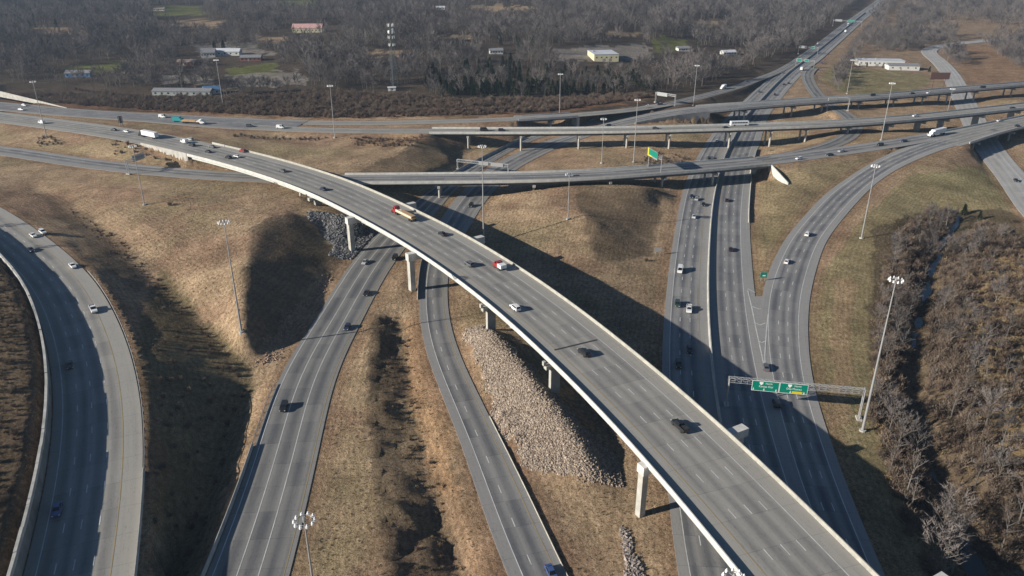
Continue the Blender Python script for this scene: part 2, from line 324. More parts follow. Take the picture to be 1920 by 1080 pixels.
def zfar(X, Y):
    d = mlx(Y) - X
    hill = sstep(60, 420, d) * sstep(520, 1100, Y)
    return -.45 + 5 * sstep(40, 300, d) * sstep(420, 600, Y) + hill * (4 + 16 * fbm(X, Y, 420, 3, 5)) + 1.2 * (fbm(X, Y, 90, 3, 9) - .5) * sstep(60, 200, np.abs(d))
FX = np.full((NY, NX), np.nan)
def put(x, y, z, low=True):
    i = np.rint((np.asarray(y) - GY0) / GS).astype(int); j = np.rint((np.asarray(x) - GX0) / GS).astype(int)
    ok = (i >= 0) & (i < NY) & (j >= 0) & (j < NX)
    for a, b, c in zip(i[ok], j[ok], np.broadcast_to(z, i.shape)[ok]):
        if np.isnan(FX[a, b]) or (low and c < FX[a, b]): FX[a, b] = c
def put_line(pts, dens=1.2):
    W = np.array([at(*p) for p in pts])
    for a, b in zip(W[:-1], W[1:]):
        n = max(2, int(np.linalg.norm((b - a)[:2]) / dens)); t = np.linspace(0, 1, n)[:, None]; Q = a + (b - a) * t
        put(Q[:, 0], Q[:, 1], Q[:, 2], low=False)
def grade(k):
    r = RD[k]; a, b = 0, r.s[-1]
    if k in BR:
        s0, s1 = BR[k]; return [(a, s0)] if s1 >= b - 1 and s0 > a else [(s1, b)] if s0 <= a + 1 else [(a, s0), (s1, b)]
    return [(a, b)]
for k in RD:
    for a, b in grade(k):
        st = np.arange(a, b, 1.1)
        if len(st) == 0: continue
        P = RD[k].pos(st); keep = (P[:, 1] < GY1 + 5)
        h = RD[k].half(st)
        for o in np.linspace(-1, 1, 36):
            m = 1.5
            if k == 'F' and a > 0 and o < 0: m = np.where(st < a + 50, -.6, 1.5)
            if k == 'C' and b < RD[k].s[-1] and o > 0: m = np.where(st > b - 64, -.6, 1.5)
            Q = RD[k].pos(st, o * (h + m)); put(Q[keep, 0], Q[keep, 1], Q[keep, 2] - .17)
roadmask = ~np.isnan(FX)
s1_ = BR['F'][1]; st = np.arange(s1_ - 14, s1_ + 50, 1.0); t_ = np.clip((st - s1_) / 50, 0, 1)
for o in (1.9, 3.0, 4.5): Q = F_.pos(st, -F_.half(st) - o); put(Q[:, 0], Q[:, 1], (8.0 * (1 - t_) + (Q[:, 2] - .4) * t_), low=True)
s0_ = BR['C'][0]; st = np.arange(s0_ - 64, s0_ + 12, 1.0); t_ = np.clip((s0_ - st) / 64, 0, 1)
for o in (1.9, 3.0, 4.5): Q = C_.pos(st, C_.half(st) + o); put(Q[:, 0], Q[:, 1], (.6 * (1 - t_) + (Q[:, 2] - .4) * t_), low=True)
s1_ = BR['D'][1]; p_ = D_.pos(np.array(s1_)); h_ = D_.head(s1_); a0_ = p_[:2] + np.array([math.sin(h_), -math.cos(h_)]) * 7.9; a1_ = at(1477, 348, 2.2)[:2]; d_ = a1_ - a0_; l_ = np.array([d_[1], -d_[0]]) / np.hypot(*d_)
t_ = np.linspace(-.05, 1, 40); l_ = l_ if l_[0] < 0 else -l_
for o in (1.8, 3.2): Q = a0_ + d_ * t_[:, None] + l_ * o; put(Q[:, 0], Q[:, 1], .5 + 1.7 * np.clip(t_, 0, 1), low=True)
for o in (2.6, 4.2): Q = D_.pos(np.full(40, s1_ - o), np.linspace(-9, 9, 40)); put(Q[:, 0], Q[:, 1], .6, low=True)
# high ground behind the wall on the left carriageway
st = np.arange(0, A_.s[-1], 1.5)
for o in (2.6, 4, 6, 9, 13): Q = A_.pos(st, A_.half(st) + o); put(Q[:, 0], Q[:, 1], Q[:, 2] + 4.9 + .05 * o, low=False)
for pts in (
    # ditch beside the left carriageway, running into the gully
    [(60,345,6.5),(130,395,4.5),(200,444,3.2),(270,508,2.2),(350,580,1),(420,645,0),(466,697,-1.5)], [(466,697,-1.5),(455,780,-4),(400,900,-6),(330,1050,-7),(260,1250,-8)],
    # mound with the tall light mast
    [(540,398,11.5),(505,402,11.5),(478,440,11.5),(462,500,11),(452,560,10),(455,618,7.5),(468,655,2)],
    [(420,450,10),(390,520,7),(400,570,5)], [(330,450,8),(280,420,8),(200,390,7.5)], [(360,390,9.5),(250,360,8.6),(130,350,7.8)], [(480,375,10.5),(560,372,11.5)],
    [(606,430,3),(632,480,.6),(600,540,-.2),(540,620,-.3),(490,670,-.8)],
    [(590,392,10),(640,404,8.5),(690,412,6)], [(640,470,.5),(690,438,.2)],
    # ground between the two ramps: low ridge and gully
    [(706,600,.8),(704,700,.5),(700,800,.4),(735,930,.7),(745,1050,.6),(740,1200,.4)],
    [(748,590,-.8),(756,650,-2.0),(764,700,-1.0),(772,760,-2.0),(784,830,-1.0),(800,890,-1.2),(822,960,-2.8),(850,1030,-3.4),(880,1140,-4)],
    [(800,800,-.6),(842,900,-.8),(880,1010,-.8),(925,1130,-.8)],
    [(755,520,.4),(745,560,.2)],
    # rock fill beside the flyover
    [(905,614,5.2),(950,662,6),(1000,720,6),(1050,780,5.4),(1092,840,3.8),(1110,885,2)],
    [(985,640,2.0),(1060,730,.5),(1120,800,-.5),(1160,865,-1.0),(1175,960,-.8)], [(880,615,2.4),(905,720,2.5),(965,830,2.0)], [(1000,900,-.4),(1080,960,-.7),(1150,1040,-.7)], [(1100,560,1),(1180,640,-.5),(1215,760,-.6)],
    # knoll between lower bridge and main line
    [(1003,362,4.6),(1060,352,7),(1120,352,8),(1190,352,8),(1228,352,6)], [(1000,400,5.5),(1080,392,8),(1120,420,7.4),(1105,470,4.2)], [(930,420,1),(960,460,.6),(1080,520,.8)], [(1235,380,.6),(1220,440,.2),(1200,500,0)],
    # between main line and right ramp
    [(1424,347,.6),(1450,352,1.6),(1490,352,3.4)], [(1500,318,6.8),(1560,312,6)], [(1450,380,3.6),(1500,360,4.4)], [(1440,450,1),(1432,500,.3)],
    # right of the right ramp, creek, far bank
    [(1640,420,2.2),(1600,480,1.2),(1570,560,.4),(1560,680,0),(1590,800,-.3)], [(1690,400,2.6),(1640,500,1),(1625,620,0),(1620,760,-.4)],
    [(1800,405,-3),(1762,450,-4.2),(1738,540,-4.6),(1712,650,-4.8),(1708,740,-5),(1730,830,-5.2),(1765,930,-5.4),(1840,1100,-5.6),(1900,1250,-5.8)],
    [(1835,450,0),(1790,600,.3),(1775,720,.3),(1830,850,.4),(1900,960,.6)], [(1690,470,.2),(1665,600,-.6),(1655,720,-1),(1668,820,-1.2),(1700,950,-1.4),(1760,1100,-1.6)],
    [(1920,520,1.5),(1900,700,2),(1960,900,2)],
    [(1720,320,5.4),(1780,300,6.4)], [(1760,350,3.6),(1810,330,3.2)],
    # around the upper bridges
    [(800,256,10.6),(760,282,10.2),(700,302,9.4),(640,308,9.2)], [(760,262,8.4),(640,264,8.2),(480,256,8.6)], [(560,285,9.4),(660,290,9.2),(740,275,9.4)],
    [(840,290,5),(830,310,4.2),(780,325,6.6)], [(884,277,.8),(850,300,1.2)],
    [(1085,276,1.4),(1160,270,2.2),(1200,268,1.8),(1250,284,.4)], [(1060,300,2.2),(1130,300,2.6),(1190,305,1.6),(1240,300,.6)], [(1005,315,.3),(1090,318,1.6)],
    [(1240,235,4.2),(1290,236,1.2),(1318,232,.4)], [(1290,190,5.4),(1340,188,3.2)],
    [(1440,275,.1),(1500,268,.9)], [(1480,225,.2),(1530,215,.8)], [(1660,205,2.4),(1740,196,2),(1800,190,.4)], [(1640,245,2.4),(1720,240,2.6),(1790,236,1.4)], [(1560,220,1.2),(1540,245,1.4)],
    [(1000,240,3.4),(960,232,8.6)], [(1035,241,.9),(1080,230,4)], [(1860,195,1.2),(1920,185,5)], [(1880,255,.6),(1920,262,.4)],
    # verge north of the upper carriageway
    [(0,186,11),(150,201,11),(300,210,10.8),(500,219,10.4),(700,221,10),(900,218,9.4),(1040,210,9),(1160,198,8.6),(1250,184,6.4)],
    ): put_line(pts)
X2, Y2 = np.meshgrid(gx, gy); ZF = zfar(X2, Y2)
bm_ = np.zeros_like(FX, bool); bm_[0, :] = bm_[-1, :] = bm_[:, 0] = bm_[:, -1] = True
FX = np.where(bm_ & np.isnan(FX), ZF, FX)
for y0, y1, x0, x1 in ((740, 780, -360, 560),):
    m = (Y2 > y0) & np.isnan(FX) & (fbm(X2, Y2, 7, 1) > .6); FX[m] = ZF[m]
def solve(FX):
    lv = [FX]
    while min(lv[-1].shape) > 24:
        f = lv[-1]; h, w = f.shape; f2 = np.full(((h + 1) // 2 * 2, (w + 1) // 2 * 2), np.nan); f2[:h, :w] = f
        b = f2.reshape(f2.shape[0] // 2, 2, f2.shape[1] // 2, 2).transpose(0, 2, 1, 3).reshape(f2.shape[0] // 2, f2.shape[1] // 2, 4)
        c = (~np.isnan(b)).sum(2); lv.append(np.where(c > 0, np.nansum(b, 2) / np.maximum(c, 1), np.nan))
    Z = None
    for f in reversed(lv):
        h, w = f.shape
        if Z is None: Z = np.full(f.shape, np.nanmean(f))
        else: Z = np.repeat(np.repeat(Z, 2, 0), 2, 1)[:h, :w]
        fx = ~np.isnan(f); Z = np.where(fx, f, Z)
        for _ in range(160 if min(h, w) < 200 else 110):
            p = np.pad(Z, 1, mode='edge'); Z = np.where(fx, f, .25 * (p[:-2, 1:-1] + p[2:, 1:-1] + p[1:-1, :-2] + p[1:-1, 2:]))
    return Z
GZ = solve(FX)
dm = roadmask.copy()
for _ in range(2):
    p = np.pad(dm, 1); dm = p[1:-1, 1:-1] | p[:-2, 1:-1] | p[2:, 1:-1] | p[1:-1, :-2] | p[1:-1, 2:]
for _ in range(2):   # soften the kinks away from the pavements
    p = np.pad(GZ, 1, mode='edge'); S = (p[:-2, 1:-1] + p[2:, 1:-1] + p[1:-1, :-2] + p[1:-1, 2:] + 2 * GZ) / 6
    GZ = np.where(dm, GZ, S)
PXg, PYg = topx(X2, Y2, GZ); rug = inpoly(PXg, PYg, [(705,590),(765,585),(800,760),(850,900),(920,1120),(740,1120),(700,800)]) * 1.0
GZ = GZ + rug * np.where(dm, 0, 1) * (np.abs(fbm(X2, Y2, 9, 3, 61) - .5) * 6 - 1.2)
soft = np.where(dm, 0, 1.0); GZ = GZ + soft * ((fbm(X2, Y2, 22, 3, 3) - .5) * 1.1 + (fbm(X2, Y2, 6, 3, 4) - .5) * .6)
def ground(x, y):
    x = np.asarray(x, float); y = np.asarray(y, float)
    fx = np.clip((x - GX0) / GS, 0, NX - 1.001); fy = np.clip((y - GY0) / GS, 0, NY - 1.001); i = fy.astype(int); j = fx.astype(int); a = fx - j; b = fy - i
    z = (GZ[i, j] * (1 - a) + GZ[i, j + 1] * a) * (1 - b) + (GZ[i + 1, j] * (1 - a) + GZ[i + 1, j + 1] * a) * b
    inside = (x >= GX0) & (x <= GX1) & (y >= GY0) & (y <= GY1)
    zo = zfar(x, y) + np.where(x < GX0, 8 * np.exp(-np.maximum(0, y - 200) / 500.) * 0, 0)
    # blend outwards from the surveyed block
    d = np.maximum.reduce([GX0 - x, x - GX1, GY0 - y, y - GY1, np.zeros_like(x)]); w = np.exp(-d / 60.)
    return np.where(inside, z, z * w + zo * (1 - w))
def hit(px, py):
    """point of the terrain seen at a photo coordinate"""
    z = 0.0
    for _ in range(40):
        q = at(px, py, z); zn = float(ground(q[0], q[1])); z += .5 * (zn - z)
    return np.array([q[0], q[1], float(ground(q[0], q[1]))])
def grow(a, b, first, ratio, lim):
    out = []; p = b; s = first
    while p < lim: p += s; out.append(p); s *= ratio
    return out
xs = np.r_[sorted(-v for v in grow(0, -GX0, 4, 1.13, 5000)), gx, grow(0, GX1, 4, 1.13, 5000)]
ys = np.r_[sorted(-v for v in grow(0, -GY0, 4, 1.2, 1200)), gy, grow(0, GY1, 3.5, 1.05, 9000)]
TX, TY = np.meshgrid(xs, ys); TZ = ground(TX, TY); nyy, nxx = TX.shape
V = np.stack([TX.ravel(), TY.ravel(), TZ.ravel()], 1)
i, j = np.meshgrid(np.arange(nyy - 1), np.arange(nxx - 1), indexing='ij'); q = (i * nxx + j).ravel()
TF = np.stack([q, q + 1, q + 1 + nxx, q + nxx], 1)
# ground cover (what grows or lies there, with shade painted on dark slopes)
PX, PY = topx(TX, np.maximum(TY, 40), TZ)
DRY, GREEN, WOOD, DIRT, REDB, LAWN, BRUSH_SHADE, GRAVEL = [np.array(c) for c in ((.36, .268, .18), (.215, .198, .108), (.085, .068, .055), (.33, .235, .155), (.20, .115, .07), (.15, .17, .055), (.105, .083, .06), (.30, .28, .26))]  # dark brush tone also carries painted shade for slopes facing away from sun
n1 = fbm(TX, TY, 40, 4, 21)[..., None]; n2 = fbm(TX, TY, 14, 3, 22)[..., None]
n3 = fbm(TX, TY, 26, 4, 23)[..., None]; gk = .42 * sstep(.5, .74, n1); rk = .6 * sstep(.5, .72, n3)
col = DRY * (1 - gk) + GREEN * gk; col = col * (1 - rk) + np.array((.27, .175, .125)) * rk
def cover(poly, c, k=1.0, soft=True):
    global col
    m = inpoly(PX + 26 * (fbm(TX, TY, 9, 2, 31) - .5) * (1 if soft else 0), PY + 14 * (fbm(TX, TY, 9, 2, 32) - .5) * (1 if soft else 0), poly)[..., None]
    col = np.where(m, col * (1 - k) + c * k, col)
far = (TY > 545)[..., None] & ((mlx(TY) - TX) > 10)[..., None]; col = np.where(far & (PY < 224)[..., None], WOOD, col)
col = np.where((TY > 640)[..., None] & ((mlx(TY) - TX) <= 10)[..., None], DRY * .6 + np.array((.16, .12, .1)) * .4, col)
cover([(1560,1080),(1500,760),(1520,560),(1600,430),(1700,330),(1900,300),(1900,420),(1680,480),(1640,800),(1800,1080)], GREEN, .7)
cover([(1400,600),(1420,350),(1500,310),(1640,300),(1530,420),(1440,550)], GREEN, .5)
cover([(1640,430),(1720,400),(1880,390),(2000,460),(2100,1200),(1800,1200),(1640,800),(1625,600)], BRUSH_SHADE, .8)
cover([(1560,520),(1600,520),(1590,800),(1560,800)], DIRT, .7); cover([(1800,500),(1920,470),(2100,700),(2100,1000),(1900,900),(1800,680)], np.array((.32, .235, .13)), .8)
cover([(300,1100),(250,640),(300,500),(480,700),(460,800),(380,1100)], np.array((.135, .115, .068)), .8)
cover([(120,370),(300,500),(260,560),(60,360)], BRUSH_SHADE, .5); cover([(-100,420),(0,430),(75,620),(70,800),(0,1050),(-200,1100)], BRUSH_SHADE, .85)
cover([(700,600),(790,600),(840,780),(900,1100),(730,1100),(690,800)], BRUSH_SHADE, .55)  # brush, with slope shade painted into the swale
cover([(690,590),(740,600),(760,720),(700,740)], BRUSH_SHADE, .6)  # painted shade on the swale side turned from the sun
cover([(752,600),(785,600),(830,760),(862,930),(815,930),(780,800)], np.array((.36, .235, .14)), .75); cover([(820,930),(862,930),(935,1100),(880,1100)], np.array((.34, .23, .15)), .7)
cover([(465,440),(510,400),(560,400),(640,480),(590,560),(480,670),(455,600)], BRUSH_SHADE, .62)  # painted shade on the mound slope facing away from the sun
cover([(1080,350),(1250,350),(1220,480),(1120,490),(1090,420)], BRUSH_SHADE, .6); cover([(640,380),(1260,480),(1240,800),(1000,620)], BRUSH_SHADE, .3)  # painted shade on the knoll slope, then across the flyover's shadow
cover([(680,320),(800,256),(870,275),(860,310),(780,330)], BRUSH_SHADE, .55); cover([(660,255),(800,255),(740,280),(640,275)], REDB, .5)  # first polygon: painted shade on the abutment slope
cover([(470,690),(500,690),(640,500),(700,440),(680,430),(600,500)], DIRT, .8); cover([(1235,420),(1255,420),(1245,560),(1225,500)], DIRT, .8)
cover([(0,175),(300,190),(640,205),(1000,200),(1220,175),(1230,185),(1000,218),(640,224),(300,212),(0,190)], REDB, .7)
for p in ([(110,132),(245,112),(240,128),(130,142)], [(430,128),(520,118),(520,140),(430,142)], [(1560,122),(1725,138),(1745,150),(1700,180),(1570,175),(1540,150)], [(1225,72),(1290,70),(1290,98),(1230,98)], [(290,12),(380,12),(380,30),(290,28)], [(520,0),(610,0),(600,10),(520,10)]): cover(p, LAWN if p[0][0] < 1300 else GREEN, .75)
for p in ([(300,138),(400,142),(400,158),(300,158)], [(1030,92),(1210,82),(1230,112),(1050,112)], [(420,142),(560,132),(580,160),(420,168)], [(360,80),(460,78),(520,100),(380,110)]): cover(p, GRAVEL, .65)
for p in ([(295,36),(425,38),(400,52),(310,50)], [(60,54),(140,52),(140,62),(60,64)], [(480,68),(545,70),(540,78),(485,78)], [(1140,58),(1205,60),(1200,68),(1140,66)], [(870,10),(1005,12),(1000,19),(880,19)], [(680,96),(760,94),(760,104),(690,106)], [(820,66),(880,64),(880,72),(820,74)], [(1290,40),(1360,38),(1360,46),(1290,48)]): cover(p, DRY, .9)
for p in ([(1600,190),(1900,160),(1900,250),(1640,260)], [(1040,285),(1260,265),(1260,310),(1040,325)]): cover(p, DIRT, .25)
cover([(1760,90),(1920,80),(1920,160),(1820,160)], np.array((.27, .17, .11)), .6)
rp = np.vstack([RD[k].pos(np.arange(a, b, 3.0)) if b - a > 3 else RD[k].pos(np.array([a])) for k in RD for a, b in grade(k)]); rh = np.concatenate([RD[k].half(np.arange(a, b, 3.0)) if b - a > 3 else RD[k].half(np.array([a])) for k in RD for a, b in grade(k)])
RDIST = np.full(TX.size, 60.0); core = np.where(((TX > GX0) & (TX < GX1) & (TY > GY0) & (TY < 620)).ravel())[0]
for c0 in range(0, len(core), 4000):
    ii = core[c0:c0 + 4000]; xx, yy = TX.ravel()[ii], TY.ravel()[ii]; near_ = (rp[:, 0] > xx.min() - 60) & (rp[:, 0] < xx.max() + 60) & (rp[:, 1] > yy.min() - 60) & (rp[:, 1] < yy.max() + 60)
    if near_.any(): RDIST[ii] = np.minimum(60, (np.hypot(xx[:, None] - rp[near_, 0].astype(np.float32), yy[:, None] - rp[near_, 1].astype(np.float32)) - rh[near_]).min(1))
RDIST = RDIST.reshape(TX.shape)
vg = (1 - sstep(1.5, 6, RDIST + 3 * (fbm(TX, TY, 12, 2, 41) - .5)))[..., None]; col = col * (1 - .55 * vg) + np.array((.25, .165, .11)) * .55 * vg
col = col * (.78 + .44 * n2)
gm = bpy.data.materials.new('ground_cover'); gm.use_nodes = True; nt = gm.node_tree; b = nt.nodes['Principled BSDF']; b.inputs['Roughness'].default_value = 1; b.inputs['Specular IOR Level'].default_value = 0
at_ = nd(nt, 'ShaderNodeAttribute', attribute_name='cover'); geo = nd(nt, 'ShaderNodeNewGeometry')
def gnoise(scale, det=5, rough=.6, sc=(1, 1, 1), rot=0):
    mp = nd(nt, 'ShaderNodeMapping'); mp.inputs['Scale'].default_value = sc; mp.inputs['Rotation'].default_value = (0, 0, rot); nt.links.new(geo.outputs['Position'], mp.inputs['Vector'])
    n = nd(nt, 'ShaderNodeTexNoise'); n.inputs['Scale'].default_value = scale; n.inputs['Detail'].default_value = det; n.inputs['Roughness'].default_value = rough; nt.links.new(mp.outputs[0], n.inputs['Vector']); return n
def gmul(a, b_, fac=1.0, typ='MULTIPLY'):
    m = nd(nt, 'ShaderNodeMix', data_type='RGBA', blend_type=typ); m.inputs[0].default_value = fac
    nt.links.new(a, m.inputs[6]); nt.links.new(b_, m.inputs[7]); return m.outputs[2]
def ramp(src, lo, hi, c0, c1):
    r = nd(nt, 'ShaderNodeValToRGB'); r.color_ramp.elements[0].position = lo; r.color_ramp.elements[1].position = hi
    r.color_ramp.elements[0].color = (*c0, 1); r.color_ramp.elements[1].color = (*c1, 1); nt.links.new(src, r.inputs[0]); return r.outputs[0]
c = at_.outputs['Color']
c = gmul(c, ramp(gnoise(.07, 6).outputs[0], .3, .7, (.78, .76, .73), (1.22, 1.21, 1.18)))
c = gmul(c, ramp(gnoise(.55, 6, .7).outputs[0], .32, .68, (.66, .65, .63), (1.36, 1.34, 1.32)))
ra = nd(nt, 'ShaderNodeAttribute', attribute_name='verge'); rn = gnoise(.12, 4)      # mowing swaths run parallel to the pavements
def gm_(op, a, b_):
    n = nd(nt, 'ShaderNodeMath', operation=op)
    for i_, v_ in enumerate((a, b_)):
        if v_ is None: continue
        if isinstance(v_, (int, float)): n.inputs[i_].default_value = v_
        else: nt.links.new(v_, n.inputs[i_])
    return n.outputs[0]
sw = gm_('SINE', gm_('ADD', gm_('MULTIPLY', ra.outputs['Fac'], 3.6), gm_('MULTIPLY', rn.outputs[0], 16.0)), None); sw = gm_('ADD', gm_('MULTIPLY', sw, .5), .5)
c = gmul(c, ramp(sw, .1, .9, (.9, .895, .885), (1.07, 1.07, 1.07)))
c = gmul(c, ramp(gnoise(.33, 5, .7).outputs[0], .28, .40, (.62, .56, .5), (1, 1, 1)))
tf = gnoise(2.6, 4, .7); c = gmul(c, ramp(tf.outputs[0], .3, .7, (.5, .5, .5), (1.45, 1.45, 1.45)))
nt.links.new(c, b.inputs['Base Color'])
bp = nd(nt, 'ShaderNodeBump'); bp.inputs['Strength'].default_value = 1.0; bp.inputs['Distance'].default_value = .7
bn = gnoise(1.1, 8, .75); nt.links.new(bn.outputs[0], bp.inputs['Height']); nt.links.new(bp.outputs[0], b.inputs['Normal'])
tme = npmesh('ground', V, TF, gm, smooth=True)
va = tme.attributes.new('verge', 'FLOAT', 'POINT'); va.data.foreach_set('value', RDIST.astype(np.float32).ravel())
ca = tme.color_attributes.new('cover', 'FLOAT_COLOR', 'POINT'); ca.data.foreach_set('color', np.concatenate([np.clip(col, 0, 1), np.ones(col.shape[:2] + (1,))], 2).astype(np.float32).ravel())
tag(link('ground', tme), 'dry tan grassland rolling between the highway ramps', 'ground', kind='structure')

# ------------------------------------------------------------------ pavements and markings
MARK = {   # (lateral fraction of half width, 'w' white / 'y' yellow, dashed)
    'ML': [(-.86,'w',0),(-.66,'w',1),(-.45,'w',1),(-.26,'y',0),(.13,'y',0),(.34,'w',1),(.545,'w',1),(.75,'w',0)],
    'R': [(-.66,'w',0),(-.23,'w',1),(.16,'w',1),(.60,'w',0)],
    'F': [(-.62,'y',0),(-.305,'w',1),(.03,'w',1),(.345,'w',1),(.64,'w',0)],
    'A': [(-.57,'y',0),(-.23,'w',1),(.12,'w',1),(.45,'w',1),(.78,'w',0)],
    'B': [(-.84,'w',0),(-.26,'w',0),(.26,'w',0),(.87,'y',0)], 'C': [(-.5,'w',0),(-.04,'w',1),(.68,'y',0)],
    'D': [(-.62,'w',0),(-.1,'w',1),(.5,'y',0)], 'E': [(-.82,'w',0),(-.42,'w',1),(.02,'w',1),(.4,'w',1),(.8,'w',0)],
    'G': [(-.66,'w',0),(.66,'y',0)], 'H': [(-.66,'w',0),(.62,'y',0)], 'U': [(-.82,'w',0),(-.35,'w',1),(.1,'w',1),(.8,'y',0)],
    'L': [(-.55,'y',0),(.6,'w',0)], 'S': [(-.4,'y',0),(.45,'w',0)]}
SURF['S'] = ROAD_S
def marks(k, a, b, parent):
    r = RD[k]; acc = {'w': ([], []), 'y': ([], [])}
    lim = 1250 if k == 'ML' else 1e9
    for fr, c, dash in MARK[k]:
        rng_ = [(a, b)] if not dash else [(s, s + 3.05) for s in np.arange(math.ceil(a / 12.19) * 12.19, min(b, a + lim) - 4, 12.19)]
        w = .11 if dash else .10
        for s0, s1 in rng_:
            V, F, _ = strip(r, s0, s1, lambda s: fr * r.half(s) - w, lambda s: fr * r.half(s) + w, .03, step=3.05 if dash else 6 if k != 'ML' else 12)
            Vs, Fs = acc[c]; Fs.append(F + sum(map(len, Vs))); Vs.append(V)
    for c, nm, m in (('w', 'white_lane_lines', WHITE), ('y', 'yellow_edge_line', YELL)):
        Vs, Fs = acc[c]
        if Vs: link(nm, npmesh(nm, np.vstack(Vs), np.vstack(Fs), m), parent)
def pave(k, a, b, name, parent=None, dz=0):
    r = RD[k]; V, F, UV = strip(r, a, b, lambda s: -r.half(s), lambda s: r.half(s), dz)
    # skirt so the slab has thickness
    n = len(V) // 2; V2 = np.vstack([V, V - (0, 0, .35)]); i = np.arange(n - 1)
    F2 = np.vstack([F, np.stack([i + 1, i + 1 + 2 * n, i + 2 * n, i], 1), np.stack([n + i, n + i + 2 * n, n + i + 1 + 2 * n, n + i + 1], 1)])
    me = npmesh(name, V2, F2, SURF[k]); set_uv(me, np.vstack([UV, UV])); fr_ = np.r_[-np.ones(n), np.ones(n)]; set_uv(me, np.stack([np.r_[fr_, fr_], np.zeros(4 * n)], 1), 'Across'); o = link(name, me, parent); marks(k, a, b, o if parent is None else parent); return o
RNAME = dict(ML=('main_road', 'grey six-lane main road running away under the bridges to the top right'), R=('right_exit_road', 'two-lane exit road curving off to the right'), F=('flyover_approach_road', 'concrete carriageway leading left from the flyover'),
    A=('walled_curve_road', 'curving concrete road below the retaining wall at far left'), B=('inner_ramp_road', 'ramp with two solid white lines passing left of the tall piers'), C=('centre_ramp_road', 'narrow ramp beside the pale rock fill'),
    D=('lower_ramp_road', 'road leading onto the lower overbridge'), E=('east_junction_road', 'paved nose where two ramps join before the right bridge'), G=('upper_ramp_road', 'approach to the long narrow upper bridge'), H=('north_ramp_road', 'ramp along the brush line'),
    U=('west_road', 'far carriageway leaving at the left edge'), L=('loop_ramp_road', 'small curving ramp below the warehouse'), S=('street', 'pale concrete street at the right edge'))
for k in RD:
    for a, b in grade(k):
        tag(pave(k, a, b, RNAME[k][0]), RNAME[k][1], 'road', kind='structure')
